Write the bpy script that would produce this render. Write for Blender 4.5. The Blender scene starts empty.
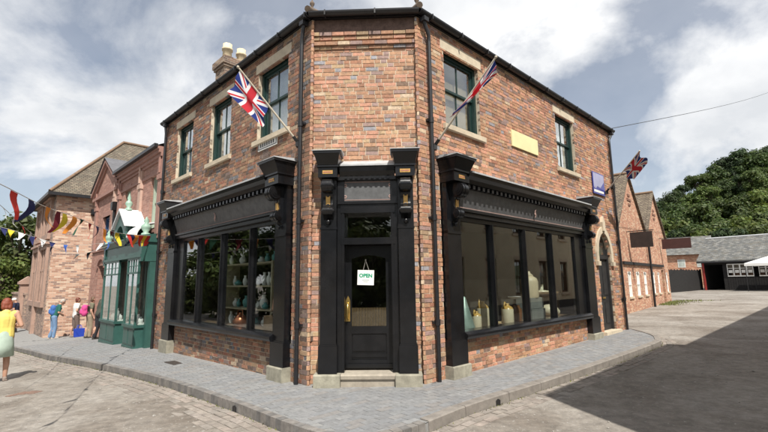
import bpy, bmesh, math, random
from mathutils import Vector, Matrix
random.seed(7)
S = bpy.context.scene
COL = S.collection
R_ = math.radians
V = Vector

# ------------------------------------------------------------------ camera
FPX, PITCH, ROLL, YAW = 424.24, 0.15318, -0.01353, -0.03295
CAM = V((0.5517, -7.0971, 1.63))
fw = V((math.sin(YAW)*math.cos(PITCH), math.cos(YAW)*math.cos(PITCH), math.sin(PITCH)))
rt = V((math.cos(YAW), -math.sin(YAW), 0)); up = rt.cross(fw)
rt2 = rt*math.cos(ROLL) + up*math.sin(ROLL); up2 = up*math.cos(ROLL) - rt*math.sin(ROLL)
cam = bpy.data.cameras.new('camera'); cam_o = bpy.data.objects.new('camera', cam); COL.objects.link(cam_o)
cam.sensor_width = 36; cam.lens = 36*FPX/768; cam.clip_start = .05; cam.clip_end = 3000
M = Matrix((rt2, up2, -fw)).transposed().to_4x4(); M.translation = CAM
cam_o.matrix_world = M
S.camera = cam_o
S.render.resolution_x, S.render.resolution_y = 1024, 576

def at(q, depth):                       # a pixel of the photograph and a depth -> a point
    return CAM + (fw + rt2*((q[0]-384)/FPX) - up2*((q[1]-216)/FPX))*depth

# ------------------------------------------------------------------ sky, sun, exposure
SUN_AZ, SUN_EL = R_(18), R_(54)         # azimuth: degrees right of straight behind the camera
sun_dir = V((math.sin(SUN_AZ)*math.cos(SUN_EL), -math.cos(SUN_AZ)*math.cos(SUN_EL), math.sin(SUN_EL)))
W = bpy.data.worlds.new('World'); S.world = W; W.use_nodes = True
nt = W.node_tree; nt.nodes.clear()
def N(tree, typ, **kw):
    n = tree.nodes.new(typ)
    for k, v in kw.items():
        if k.startswith('i_'):
            key = k[2:]; n.inputs[int(key) if key.isdigit() else key.replace('_', ' ')].default_value = v
        else: setattr(n, k, v)
    return n
def LK(tree, a, b): tree.links.new(a, b)
sky = N(nt, 'ShaderNodeTexSky', sky_type='NISHITA', sun_disc=False, sun_elevation=SUN_EL, sun_rotation=math.pi-SUN_AZ, air_density=1.0, dust_density=1.0, ozone_density=1.0)
tc = N(nt, 'ShaderNodeTexCoord'); sep = N(nt, 'ShaderNodeSeparateXYZ'); LK(nt, tc.outputs['Generated'], sep.inputs[0])
zc = N(nt, 'ShaderNodeMath', operation='MAXIMUM', i_1=0.0); LK(nt, sep.outputs[2], zc.inputs[0])
za = N(nt, 'ShaderNodeMath', operation='ADD', i_1=0.5); LK(nt, zc.outputs[0], za.inputs[0])
dv = N(nt, 'ShaderNodeVectorMath', operation='DIVIDE'); LK(nt, tc.outputs['Generated'], dv.inputs[0])
cmb = N(nt, 'ShaderNodeCombineXYZ'); 
for i in range(3): LK(nt, za.outputs[0], cmb.inputs[i])
LK(nt, cmb.outputs[0], dv.inputs[1])
mp = N(nt, 'ShaderNodeMapping'); mp.inputs['Location'].default_value = (2.35, 0.75, 0); mp.inputs['Scale'].default_value = (1.0, 1.0, .2); LK(nt, dv.outputs[0], mp.inputs[0])
n1 = N(nt, 'ShaderNodeTexNoise', i_Scale=1.9, i_Detail=9.0, i_Roughness=.56, i_Distortion=.25); LK(nt, mp.outputs[0], n1.inputs['Vector'])
cr = N(nt, 'ShaderNodeValToRGB'); cr.color_ramp.elements[0].position = .38; cr.color_ramp.elements[1].position = .50
cr.color_ramp.elements[0].color = (.3, .3, .3, 1); LK(nt, n1.outputs[0], cr.inputs[0])
n2 = N(nt, 'ShaderNodeTexNoise', i_Scale=2.8, i_Detail=8.0, i_Roughness=.55); LK(nt, mp.outputs[0], n2.inputs['Vector'])
cr2 = N(nt, 'ShaderNodeValToRGB'); cr2.color_ramp.elements[0].position = .36; cr2.color_ramp.elements[1].position = .62
cr2.color_ramp.elements[0].color = (7.5, 7.75, 8.1, 1); cr2.color_ramp.elements[1].color = (10.9, 10.9, 10.9, 1); LK(nt, n2.outputs[0], cr2.inputs[0])
mxs = N(nt, 'ShaderNodeMix', data_type='RGBA'); LK(nt, cr.outputs[0], mxs.inputs[0]); LK(nt, sky.outputs[0], mxs.inputs[6]); LK(nt, cr2.outputs[0], mxs.inputs[7])
bg = N(nt, 'ShaderNodeBackground', i_Strength=.074); LK(nt, mxs.outputs[2], bg.inputs[0])
wo = N(nt, 'ShaderNodeOutputWorld'); LK(nt, bg.outputs[0], wo.inputs[0])
sl = bpy.data.lights.new('sun', 'SUN'); sl.energy = 4.5; sl.angle = R_(.53); sl.color = (1, .95, .87)
so = bpy.data.objects.new('sun', sl); COL.objects.link(so); so.rotation_euler = sun_dir.to_track_quat('Z', 'Y').to_euler(); so.location = (5, -20, 30)
S.view_settings.view_transform = 'Standard'; S.view_settings.look = 'None'; S.view_settings.gamma = 1; S.view_settings.exposure = 0.48
S.view_settings.use_curve_mapping = False
S.render.engine = 'CYCLES'

# ------------------------------------------------------------------ materials
MATS = {}
def mat(name, col, rough=.8, var=.15, scale=6.0, bump=0.0, bscale=40.0, metal=0.0, attr=False, dirt=0.0, spec=.5, sub=None):
    if name in MATS: return MATS[name]
    m = bpy.data.materials.new(name); m.use_nodes = True; t = m.node_tree; b = t.nodes['Principled BSDF']
    b.inputs['Roughness'].default_value = rough; b.inputs['Metallic'].default_value = metal; b.inputs['Specular IOR Level'].default_value = spec
    g = N(t, 'ShaderNodeNewGeometry')
    if attr:
        a = N(t, 'ShaderNodeAttribute', attribute_name='col'); base = a.outputs['Color']
    else:
        a = N(t, 'ShaderNodeRGB'); a.outputs[0].default_value = (*col, 1); base = a.outputs[0]
    no = N(t, 'ShaderNodeTexNoise', i_Scale=scale, i_Detail=6.0, i_Roughness=.62); LK(t, g.outputs['Position'], no.inputs['Vector'])
    mr = N(t, 'ShaderNodeMapRange', i_1=.28, i_2=.72, i_3=1-var, i_4=1+var); LK(t, no.outputs[0], mr.inputs[0])
    hs = N(t, 'ShaderNodeHueSaturation'); LK(t, base, hs.inputs['Color']); LK(t, mr.outputs[0], hs.inputs['Value'])
    out = hs.outputs[0]
    if dirt:
        n3 = N(t, 'ShaderNodeTexNoise', i_Scale=1.1, i_Detail=7.0, i_Roughness=.65); LK(t, g.outputs['Position'], n3.inputs['Vector'])
        m3 = N(t, 'ShaderNodeMapRange', i_1=.45, i_2=.68, i_3=0.0, i_4=dirt); LK(t, n3.outputs[0], m3.inputs[0])
        mx = N(t, 'ShaderNodeMix', data_type='RGBA'); LK(t, m3.outputs[0], mx.inputs[0]); LK(t, out, mx.inputs[6]); mx.inputs[7].default_value = (.12, .1, .085, 1); out = mx.outputs[2]
    LK(t, out, b.inputs['Base Color'])
    if bump:
        n4 = N(t, 'ShaderNodeTexNoise', i_Scale=bscale, i_Detail=5.0); LK(t, g.outputs['Position'], n4.inputs['Vector'])
        bp = N(t, 'ShaderNodeBump', i_Strength=bump, i_Distance=.01); LK(t, n4.outputs[0], bp.inputs['Height']); LK(t, bp.outputs[0], b.inputs['Normal'])
    MATS[name] = m; return m
def brickmat(name, cols, mortar, bw=.225, bh=.075, mo=.008, var=.2, rough=.9, offset=.5, bumpd=.006):
    m = bpy.data.materials.new(name); m.use_nodes = True; t = m.node_tree; b = t.nodes['Principled BSDF']; b.inputs['Roughness'].default_value = rough
    uv = N(t, 'ShaderNodeUVMap')
    br = N(t, 'ShaderNodeTexBrick', offset=offset, i_Scale=1.0, i_Mortar_Size=mo, i_Mortar_Smooth=.2, i_Brick_Width=bw, i_Row_Height=bh)
    br.inputs['Color1'].default_value = (0, 0, 0, 1); br.inputs['Color2'].default_value = (1, 1, 1, 1); br.inputs['Mortar'].default_value = (.5, .5, .5, 1)
    LK(t, uv.outputs[0], br.inputs[0])
    ramp = N(t, 'ShaderNodeValToRGB'); ramp.color_ramp.interpolation = 'CONSTANT'
    el = ramp.color_ramp.elements
    while len(el) < len(cols): el.new(.5)
    for i, c in enumerate(cols): el[i].position = i/len(cols); el[i].color = (*c, 1)
    LK(t, br.outputs[0], ramp.inputs[0])
    g = N(t, 'ShaderNodeNewGeometry'); no = N(t, 'ShaderNodeTexNoise', i_Scale=2.5, i_Detail=7.0, i_Roughness=.65); LK(t, g.outputs['Position'], no.inputs['Vector'])
    mr = N(t, 'ShaderNodeMapRange', i_1=.28, i_2=.72, i_3=1-var, i_4=1+var); LK(t, no.outputs[0], mr.inputs[0])
    mx = N(t, 'ShaderNodeMix', data_type='RGBA'); LK(t, br.outputs['Fac'], mx.inputs[0]); LK(t, ramp.outputs[0], mx.inputs[6]); mx.inputs[7].default_value = (*mortar, 1)
    hs = N(t, 'ShaderNodeHueSaturation'); LK(t, mx.outputs[2], hs.inputs['Color']); LK(t, mr.outputs[0], hs.inputs['Value']); LK(t, hs.outputs[0], b.inputs['Base Color'])
    iv = N(t, 'ShaderNodeMath', operation='SUBTRACT', i_0=1.0); LK(t, br.outputs['Fac'], iv.inputs[1])
    bp = N(t, 'ShaderNodeBump', i_Strength=.8, i_Distance=bumpd); LK(t, iv.outputs[0], bp.inputs['Height']); LK(t, bp.outputs[0], b.inputs['Normal'])
    MATS[name] = m; return m
def glassmat(name, tint=(.92, .95, .94), k=1.6, rough=0.0):
    m = bpy.data.materials.new(name); m.use_nodes = True; t = m.node_tree; t.nodes.clear()
    g = N(t, 'ShaderNodeNewGeometry'); dt = N(t, 'ShaderNodeVectorMath', operation='DOT_PRODUCT'); LK(t, g.outputs['Normal'], dt.inputs[0]); LK(t, g.outputs['Incoming'], dt.inputs[1])
    ab = N(t, 'ShaderNodeMath', operation='ABSOLUTE'); LK(t, dt.outputs['Value'], ab.inputs[0]); om = N(t, 'ShaderNodeMath', operation='SUBTRACT', i_0=1.0); LK(t, ab.outputs[0], om.inputs[1])
    pw_ = N(t, 'ShaderNodeMath', operation='POWER', i_1=5.0); LK(t, om.outputs[0], pw_.inputs[0]); fa = N(t, 'ShaderNodeMath', operation='MULTIPLY_ADD', i_1=.96, i_2=.043); LK(t, pw_.outputs[0], fa.inputs[0])
    mu = N(t, 'ShaderNodeMath', operation='MULTIPLY', i_1=k, use_clamp=True); LK(t, fa.outputs[0], mu.inputs[0])
    tr = N(t, 'ShaderNodeBsdfTransparent'); tr.inputs[0].default_value = (*tint, 1)
    gl = N(t, 'ShaderNodeBsdfGlossy', i_Roughness=rough); gl.inputs[0].default_value = (1, 1, 1, 1)
    mx = N(t, 'ShaderNodeMixShader'); LK(t, mu.outputs[0], mx.inputs[0]); LK(t, tr.outputs[0], mx.inputs[1]); LK(t, gl.outputs[0], mx.inputs[2])
    o = N(t, 'ShaderNodeOutputMaterial'); LK(t, mx.outputs[0], o.inputs[0]); MATS[name] = m; return m

m_brick = mat('fired_brick', (.4, .2, .14), .9, .26, 22, .35, 60, attr=True, dirt=.28)
t = m_brick.node_tree; b = t.nodes['Principled BSDF']; src = b.inputs['Base Color'].links[0].from_socket; g = N(t, 'ShaderNodeNewGeometry')
for sc, lo, hi, amt, c in ((17.0, .52, .70, .55, (.16, .105, .08)), (26.0, .56, .72, .45, (.60, .47, .34)), (1.6, .50, .75, .35, (.13, .10, .085))):
    no = N(t, 'ShaderNodeTexNoise', i_Scale=sc, i_Detail=5.0, i_Roughness=.68); LK(t, g.outputs['Position'], no.inputs['Vector'])
    mr = N(t, 'ShaderNodeMapRange', i_1=lo, i_2=hi, i_3=0.0, i_4=amt); LK(t, no.outputs[0], mr.inputs[0])
    mx = N(t, 'ShaderNodeMix', data_type='RGBA'); LK(t, mr.outputs[0], mx.inputs[0]); LK(t, src, mx.inputs[6]); mx.inputs[7].default_value = (*c, 1); src = mx.outputs[2]
LK(t, src, b.inputs['Base Color'])
m_mortar = mat('lime_mortar', (.56, .48, .37), .95, .25, 7, .3, 80, dirt=.35)
m_black = mat('black_gloss_paint', (.0065, .007, .0085), .26, .5, 3, .05, 30, dirt=.06, spec=.45)
m_blackrough = mat('weathered_black_paint', (.022, .022, .023), .6, .4, 5, .1, 40)
m_fascia = mat('sheen_grey_fascia_paint', (.10, .102, .106), .5, .3, 9, .1, 30)  # grey tone carries the sun sheen on the black fascias
m_lead = mat('weathered_lead', (.42, .43, .44), .55, .2, 7, .15, 20)
m_stone = mat('buff_sandstone', (.56, .48, .36), .9, .16, 7, .25, 50, dirt=.25)
m_grstone = mat('mossy_plinth_stone', (.30, .285, .225), .95, .3, 9, .4, 50, dirt=.3)
m_green = mat('dark_green_sash_paint', (.008, .031, .027), .45, .2, 5)
m_glass = glassmat('window_glass')
m_sglass = glassmat('old_sash_glass', k=3.2)
m_gilt = mat('gilt_paint', (.55, .33, .1), .35, .3, 20, metal=.4)
m_red = mat('red_lining_paint', (.36, .13, .1), .5, .15, 9)
m_pink = mat('pink_lining_paint', (.36, .24, .21), .6, .15, 9)
m_brass = mat('polished_brass', (.62, .43, .14), .3, .2, 20, metal=.9)
m_iron = mat('cast_iron_paint', (.014, .014, .016), .42, .3, 12)
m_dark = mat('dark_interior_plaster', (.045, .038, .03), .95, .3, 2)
m_inwood = mat('interior_timber', (.16, .10, .055), .7, .3, 6)
m_slate = mat('roof_slate', (.12, .12, .13), .8, .25, 4)
m_pot = mat('cream_clay_pot', (.62, .53, .36), .85, .2, 9, dirt=.3)
m_terra = mat('terracotta_pot', (.5, .22, .12), .85, .2, 9)
m_white = mat('white_paint', (.78, .78, .75), .5, .08, 5)
m_cream = mat('cream_render', (.62, .56, .40), .9, .1, 1.5)
m_net = mat('net_curtain', (.74, .74, .72), .95, .15, 12)
m_tan = mat('tan_blind', (.42, .32, .2), .9, .15, 3)
m_yellow = mat('pale_yellow_paint', (.76, .68, .38), .7, .06, 4)
m_blue = mat('blue_enamel', (.035, .04, .26), .25, .1, 4)
m_reflection = mat('reflection_enamel', (.3, .3, .46), .12, .15, 3)  # blue enamel lightened by a reflection, put into the colour
m_shopgreen = mat('green_shopfront_paint', (.034, .098, .084), .4, .2, 3)
m_palegreen = mat('pale_green_paint', (.3, .45, .36), .5, .15, 4)
m_timber = mat('black_tarred_boards', (.012, .011, .011), .85, .4, 6, .3, 20)
m_rust = mat('rusted_sign_plate', (.028, .017, .014), .8, .35, 5)
m_reddoor = mat('red_oxide_paint', (.3, .03, .025), .6, .2, 4)

# ------------------------------------------------------------------ mesh builder
ORG = {}
class MB:
    def __init__(s, fr=None): s.v = []; s.f = []; s.c = []; s.fr = fr; s.sm = []
    def P(s, p):
        return s.fr(*p) if s.fr else V(p)
    def add(s, vs, fs, col=None, smooth=False):
        n = len(s.v); s.v += [s.P(p) for p in vs]
        for f in fs: s.f.append([n+i for i in f]); s.c.append(col or (1, 1, 1)); s.sm.append(smooth)
        return s
    def box(s, a, b, col=None):
        x0, y0, z0 = a; x1, y1, z1 = b
        return s.add([(x0,y0,z0),(x1,y0,z0),(x1,y1,z0),(x0,y1,z0),(x0,y0,z1),(x1,y0,z1),(x1,y1,z1),(x0,y1,z1)],
              [(0,3,2,1),(4,5,6,7),(0,1,5,4),(1,2,6,5),(2,3,7,6),(3,0,4,7)], col)
    def cbox(s, c, d, col=None): return s.box([c[i]-d[i]/2 for i in range(3)], [c[i]+d[i]/2 for i in range(3)], col)
    def prism(s, poly, axis, a, b, col=None, smooth=False):   # poly in the two other axes, in order
        def mk(t, q):
            if axis == 0: return (t, q[0], q[1])
            if axis == 1: return (q[0], t, q[1])
            return (q[0], q[1], t)
        n = len(poly)
        vs = [mk(a, q) for q in poly]+[mk(b, q) for q in poly]
        fs = [tuple(range(n))[::-1], tuple(range(n, 2*n))]
        s.add(vs, fs, col)
        return s.add(vs, [(i, (i+1) % n, n+(i+1) % n, n+i) for i in range(n)], col, smooth)
    def tube(s, pts, r, seg=8, col=None, cap=True):
        pts = [V(p) for p in pts]; rs = r if isinstance(r, (list, tuple)) else [r]*len(pts); vs = []
        prev = None
        for i, p in enumerate(pts):
            d = (pts[min(i+1, len(pts)-1)]-pts[max(i-1, 0)]).normalized()
            a = prev if prev else (V((0,0,1)) if abs(d.z) < .9 else V((1,0,0)))
            x = (a-d*a.dot(d))
            if x.length < 1e-4: x = d.orthogonal()
            x.normalize(); prev = x; y = d.cross(x)
            for k in range(seg):
                t = 2*math.pi*k/seg; vs.append(tuple(p+(x*math.cos(t)+y*math.sin(t))*rs[i]))
        fs = []
        for i in range(len(pts)-1):
            for k in range(seg): fs.append((i*seg+k, i*seg+(k+1) % seg, (i+1)*seg+(k+1) % seg, (i+1)*seg+k))
        s.add(vs, fs, col, True)
        if cap: s.add(vs, [tuple(range(seg))[::-1], tuple(range((len(pts)-1)*seg, len(pts)*seg))], col)
        return s
    def lathe(s, prof, c=(0,0,0), seg=16, col=None):
        vs = []
        for r, z in prof:
            for k in range(seg):
                t = 2*math.pi*k/seg; vs.append((c[0]+r*math.cos(t), c[1]+r*math.sin(t), c[2]+z))
        n = len(prof); fs = [(i*seg+k, i*seg+(k+1) % seg, (i+1)*seg+(k+1) % seg, (i+1)*seg+k) for i in range(n-1) for k in range(seg)]
        s.add(vs, fs, col, True)
        return s.add(vs, [tuple(range(seg))[::-1], tuple(range((n-1)*seg, n*seg))], col)
    def ball(s, c, r, seg=10, rings=7, col=None):
        r = r if isinstance(r, (tuple, list)) else (r, r, r)
        vs = [(c[0], c[1], c[2]-r[2])]
        for i in range(1, rings):
            a = math.pi*i/rings-math.pi/2
            for k in range(seg):
                t = 2*math.pi*k/seg; vs.append((c[0]+r[0]*math.cos(a)*math.cos(t), c[1]+r[1]*math.cos(a)*math.sin(t), c[2]+r[2]*math.sin(a)))
        vs.append((c[0], c[1], c[2]+r[2])); L = len(vs)-1
        fs = [(0, 1+(k+1) % seg, 1+k) for k in range(seg)]
        for i in range(rings-2):
            for k in range(seg): fs.append((1+i*seg+k, 1+i*seg+(k+1) % seg, 1+(i+1)*seg+(k+1) % seg, 1+(i+1)*seg+k))
        b = 1+(rings-2)*seg
        fs += [(b+k, b+(k+1) % seg, L) for k in range(seg)]
        return s.add(vs, fs, col, True)
    def mesh(s, name, origin=V((0,0,0)), fix=True):
        me = bpy.data.meshes.new(name); me.from_pydata([tuple(v-origin) for v in s.v], [], s.f)
        for p, sm in zip(me.polygons, s.sm): p.use_smooth = sm
        ca = me.color_attributes.new('col', 'FLOAT_COLOR', 'CORNER')
        buf = []
        for f, c in zip(s.f, s.c): buf += [c[0], c[1], c[2], 1.0]*len(f)
        ca.data.foreach_set('color', buf)
        if fix:
            bm = bmesh.new(); bm.from_mesh(me); bmesh.ops.remove_doubles(bm, verts=bm.verts, dist=1e-5) if fix == 2 else None
            bmesh.ops.recalc_face_normals(bm, faces=bm.faces); bm.to_mesh(me); bm.free()
        uvl = me.uv_layers.new(name='UVMap'); ub = [0.0]*(2*len(me.loops))
        for p in me.polygons:
            n = p.normal
            if abs(n.z) > .985: t, q = V((1,0,0)), V((0,1,0))
            else:
                t = V((0,0,1)).cross(n).normalized(); q = n.cross(t)
            for li in p.loop_indices:
                co = me.vertices[me.loops[li].vertex_index].co+origin; ub[2*li] = co.dot(t); ub[2*li+1] = co.dot(q)
        uvl.data.foreach_set('uv', ub)
        return me
    def build(s, name, material, parent=None, fix=True):
        o = V((0,0,0))
        root = parent
        while root is not None and root.parent is not None: root = root.parent
        if root is not None: o = ORG.get(root.name, V((0,0,0)))
        me = s.mesh(name, o, fix); me.materials.append(material)
        ob = bpy.data.objects.new(name, me); COL.objects.link(ob)
        if parent is not None: ob.parent = parent
        return ob
def tag(o, label=None, cat=None, group=None, kind=None):
    if label: o['label'] = label
    if cat: o['category'] = cat
    if group: o['group'] = group
    if kind: o['kind'] = kind
    return o
def thing(name, loc, label, cat, group=None):
    o = bpy.data.objects.new(name, None); o.empty_display_size = .2; COL.objects.link(o); o.location = loc; ORG[o.name] = V(loc)
    return tag(o, label, cat, group)
def solo(name, mb, material, label, cat, group=None, base=None):     # a thing that is one mesh, origin at its base
    if base is None:
        xs = [v.x for v in mb.v]; ys = [v.y for v in mb.v]; zs = [v.z for v in mb.v]
        base = V(((min(xs)+max(xs))/2, (min(ys)+max(ys))/2, min(zs)))
    me = mb.mesh(name, V(base)); me.materials.append(material)
    ob = bpy.data.objects.new(name, me); COL.objects.link(ob); ob.location = base
    return tag(ob, label, cat, group)
def frame(o, ud, nd):
    o, ud, nd = V(o), V(ud), V(nd)
    return lambda u, out, z: o+ud*u+nd*out+V((0,0,z))
AL, AR, HW = .7416, .7862, .9552
uL = V((-math.cos(AL), math.sin(AL), 0)); nL = V((-math.sin(AL), -math.cos(AL), 0))
uR = V((math.cos(AR), math.sin(AR), 0)); nR = V((math.sin(AR), -math.cos(AR), 0))
FL = frame((-HW, 0, 0), uL, nL); FRr = frame((HW, 0, 0), uR, nR); FC = frame((0, 0, 0), (1, 0, 0), (0, -1, 0))
def G(x, y=0):
    if x >= 0: return .012*min(x, 60)
    if x > -14: return -.003*x*x
    return -.588-.09*(1-math.exp((x+14)/1.07))
KERB = .12
def sm(a, b, x):
    t = max(0, min(1, (x-a)/(b-a))); return t*t*(3-2*t)

# ------------------------------------------------------------------ road and ground
def road_z(x, y): return G(x)-KERB
def axis(lo, hi, fine0, fine1, st):
    a = []; x = fine0
    while x <= fine1+1e-6: a.append(x); x += st
    s = st; x = fine0
    while x > lo: s *= 1.5; x -= s; a.insert(0, x)
    s = st; x = fine1
    while x < hi: s *= 1.5; x += s; a.append(x)
    return a
xs = axis(-900, 900, -22, 40, .5); ys = axis(-300, 1500, -12, 46, .5)
rnd = random.Random(3)
mb = MB(); nx = len(xs)
vs = [(x, y, road_z(x, y)+(rnd.uniform(-.007, .002) if abs(x) < 40 and abs(y) < 46 else 0)) for y in ys for x in xs]
mb.add(vs, [(j*nx+i, j*nx+i+1, (j+1)*nx+i+1, (j+1)*nx+i) for j in range(len(ys)-1) for i in range(nx-1)], smooth=True)
m_road = bpy.data.materials.new('dusty_road'); m_road.use_nodes = True; t = m_road.node_tree; b = t.nodes['Principled BSDF']; b.inputs['Roughness'].default_value = .93
g = N(t, 'ShaderNodeNewGeometry')
def noise(t, sc, det=6.0, ro=.6, dis=0.0, vec=None):
    n = N(t, 'ShaderNodeTexNoise', i_Scale=sc, i_Detail=det, i_Roughness=ro, i_Distortion=dis); LK(t, vec or g.outputs['Position'], n.inputs['Vector']); return n.outputs[0]
def ramp(t, src, *stops):
    r = N(t, 'ShaderNodeValToRGB'); e = r.color_ramp.elements
    while len(e) < len(stops): e.new(.5)
    for i, (p, c) in enumerate(stops): e[i].position = p; e[i].color = (*c, 1) if len(c) == 3 else c
    LK(t, src, r.inputs[0]); return r.outputs[0]
def mix(t, f, a, b, mode='MIX'):
    m = N(t, 'ShaderNodeMix', data_type='RGBA', blend_type=mode)
    for k, s_ in ((0, f), (6, a), (7, b)):
        if isinstance(s_, (int, float)): m.inputs[k].default_value = s_
        elif isinstance(s_, tuple): m.inputs[k].default_value = (*s_, 1)
        else: LK(t, s_, m.inputs[k])
    return m.outputs[2]
c1 = ramp(t, noise(t, .55, 8, .62, .6), (.34, (.16, .136, .113)), (.5, (.245, .222, .195)), (.66, (.32, .298, .27)))
c2 = ramp(t, noise(t, 7, 8, .7), (.33, (.66, .65, .64)), (.67, (1.22, 1.21, 1.19)))
c3 = mix(t, 1.0, c1, c2, 'MULTIPLY')
chips = ramp(t, noise(t, 24, 3, .6), (.63, (0, 0, 0)), (.7, (1, 1, 1)))
c4 = mix(t, chips, c3, (.40, .385, .36))
# the asphalt lane of the side street (to the right of the corner)
sp = N(t, 'ShaderNodeSeparateXYZ'); LK(t, g.outputs['Position'], sp.inputs[0])
dxy = N(t, 'ShaderNodeMath', operation='SUBTRACT'); LK(t, sp.outputs[0], dxy.inputs[0]); LK(t, sp.outputs[1], dxy.inputs[1])
wob = N(t, 'ShaderNodeMath', operation='MULTIPLY_ADD', i_1=2.2, i_2=-1.1); LK(t, noise(t, .8, 5, .6), wob.inputs[0])
dd = N(t, 'ShaderNodeMath', operation='ADD'); LK(t, dxy.outputs[0], dd.inputs[0]); LK(t, wob.outputs[0], dd.inputs[1])
mr = N(t, 'ShaderNodeMapRange', i_1=3.0, i_2=4.6, i_3=0.0, i_4=.2); LK(t, dd.outputs[0], mr.inputs[0])
tar = ramp(t, noise(t, 9, 7, .7), (.35, (.085, .076, .066)), (.65, (.16, .148, .13)))
c5 = mix(t, mr.outputs[0], c4, tar)
LK(t, c5, b.inputs['Base Color'])
hb = N(t, 'ShaderNodeMath', operation='ADD'); LK(t, noise(t, 30, 6, .65), hb.inputs[0]); LK(t, noise(t, 5, 5, .6), hb.inputs[1])
bp = N(t, 'ShaderNodeBump', i_Strength=.6, i_Distance=.02); LK(t, hb.outputs[0], bp.inputs['Height']); LK(t, bp.outputs[0], b.inputs['Normal'])
road = tag(mb.build('road', m_road, fix=False), kind='structure')

# pavement ---------------------------------------------------------------
def catmull(pts, n=8):
    out = []
    for i in range(len(pts)-1):
        p0, p1, p2, p3 = [V(pts[max(0, min(len(pts)-1, i+k))]) for k in (-1, 0, 1, 2)]
        for k in range(n):
            u = k/n; out.append(.5*((2*p1)+(p2-p0)*u+(2*p0-5*p1+4*p2-p3)*u*u+(3*p1-p0-3*p2+p3)*u**3))
    out.append(V(pts[-1])); return out
kp = [(-27, 20), (-20.5, 14.2), (-15.93, 10.42), (-14.3, 9.05), (-9.64, 5.09), (-8.3, 4.07), (-5.88, 2.35), (-3.81, .8), (-1.75, -.95), (-.75, -1.86), (-.1, -2.28), (.55, -2.12), (1.52, -1.13), (2.89, .07), (4.64, 1.68), (6.72, 3.7), (7.2, 4.35), (7.55, 5.2), (7.75, 6.75)]
kc = [V((p.x, p.y)) for p in catmull([(x, y, 0) for x, y in kp], 10)]
m_paver = mat('blue_brick_paver', (.24, .25, .26), .82, .22, 14, .3, 60, attr=True, dirt=.12)
m_paveb = mat('pavement_joint_sand', (.24, .24, .235), .95, .25, 12, .3, 60)
def foot(q):                                # the building line behind a kerb point
    a = (q-V((-HW, 0))).dot(V(uL.xy)); c = (q-V((HW, 0))).dot(V(uR.xy))
    if q.x < -.2 and a > 0: w = V((-HW, 0))+V(uL.xy)*a-V(nL.xy)*.35; return w
    if q.x > .2 and c > 0: w = V((HW, 0))+V(uR.xy)*c-V(nR.xy)*.35; return w
    return V((max(-HW, min(HW, q.x)), .4))
mb = MB(); NS = 8; rows = []
for q in kc:
    f_ = foot(q); rows.append([q+(f_-q)*(k/NS) for k in range(NS+1)])
vs = [(p.x, p.y, G(p.x)-.0045) for r in rows for p in r]
mb.add(vs, [(i*(NS+1)+k, (i+1)*(NS+1)+k, (i+1)*(NS+1)+k+1, i*(NS+1)+k+1) for i in range(len(rows)-1) for k in range(NS)])
pavement = tag(mb.build('pavement', m_paveb, fix=False), kind='structure')
poly = [(p.x, p.y) for p in kc]
# inner boundary: the building footprint
inner = [(7.75, 6.75)]+[tuple(FRr(u, 0, 0).xy) for u in (9.3, 4, 0.0)]+[tuple(FL(u, 0, 0).xy) for u in (0, 4, 8, 14, 19, 30)]
fullpoly = poly+inner
def inside(x, y, pl):
    c = False; j = len(pl)-1
    for i in range(len(pl)):
        xi, yi = pl[i]; xj, yj = pl[j]
        if (yi > y) != (yj > y) and x < (xj-xi)*(y-yi)/(yj-yi)+xi: c = not c
        j = i
    return c
def box_at(w, d, h, col):                   # shared small block, origin at the middle of its top
    m = MB(); m.box((-w/2, -d/2, -h), (w/2, d/2, 0), col); return m
def variants(w, d, h, cols, name, material):
    out = []
    for c in cols:
        me = box_at(w, d, h, c).mesh(name); me.materials.append(material); out.append(me)
    return out
def lay(name, parent, items, w, d, h, cols, material, limit, stuffname, eye=V((.55, -7.1, 1.63))):
    """items: (x, y, z, rz, colour index); the nearest `limit` become objects, the rest one stuff part"""
    items.sort(key=lambda i: (i[0]-eye.x)**2+(i[1]-eye.y)**2)
    vars_ = variants(w, d, h, cols, name, material)
    for x, y, z, rz, ci in items[:limit]:
        o = bpy.data.objects.new(name, vars_[ci]); COL.objects.link(o); o.location = (x, y, z); o.rotation_euler.z = rz; o.parent = parent
    m = MB()
    for x, y, z, rz, ci in items[limit:]:
        c, s_ = math.cos(rz), math.sin(rz)
        m.fr = lambda a, b2, e, x=x, y=y, z=z, c=c, s_=s_: V((x+a*c-b2*s_, y+a*s_+b2*c, z+e))
        m.box((-w/2, -d/2, -h), (w/2, d/2, 0), cols[ci])
    if m.v:
        m.fr = None
        o = m.build(stuffname, material, parent, fix=False); o['kind'] = 'stuff'
pcols = [(.235, .24, .243), (.222, .228, .235), (.25, .253, .256), (.212, .216, .22), (.245, .243, .24), (.23, .237, .245), (.262, .265, .266), (.24, .232, .225)]; pcols = [tuple(x*.92 for x in c) for c in pcols]
items = []; rp = random.Random(11); ca, sa = math.cos(AR), math.sin(AR)
for i in range(-130, 60):
    for j in range(-130, 130):
        a = i*.228+(.114 if j % 2 else 0); b2 = j*.116
        # rows run parallel to the side street
        x, y = a*ca-b2*sa, a*sa+b2*ca
        if x < -13 or x > 7.9 or y < -2.4 or y > 11: continue
        ok = True
        for sx, sy in ((-.11, -.055), (.11, -.055), (.11, .055), (-.11, .055)):
            px, py = x+sx*ca-sy*sa, y+sx*sa+sy*ca
            if not inside(px, py, fullpoly): ok = False; break
        if ok: items.append((x, y, G(x)+rp.uniform(-.0012, .0008), AR+rp.uniform(-.004, .004), min(7, int(rp.random()**1.2*8))))
lay('paver', pavement, items, .2245, .1128, .012, pcols, m_paver, 300, 'paver_field')

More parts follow.
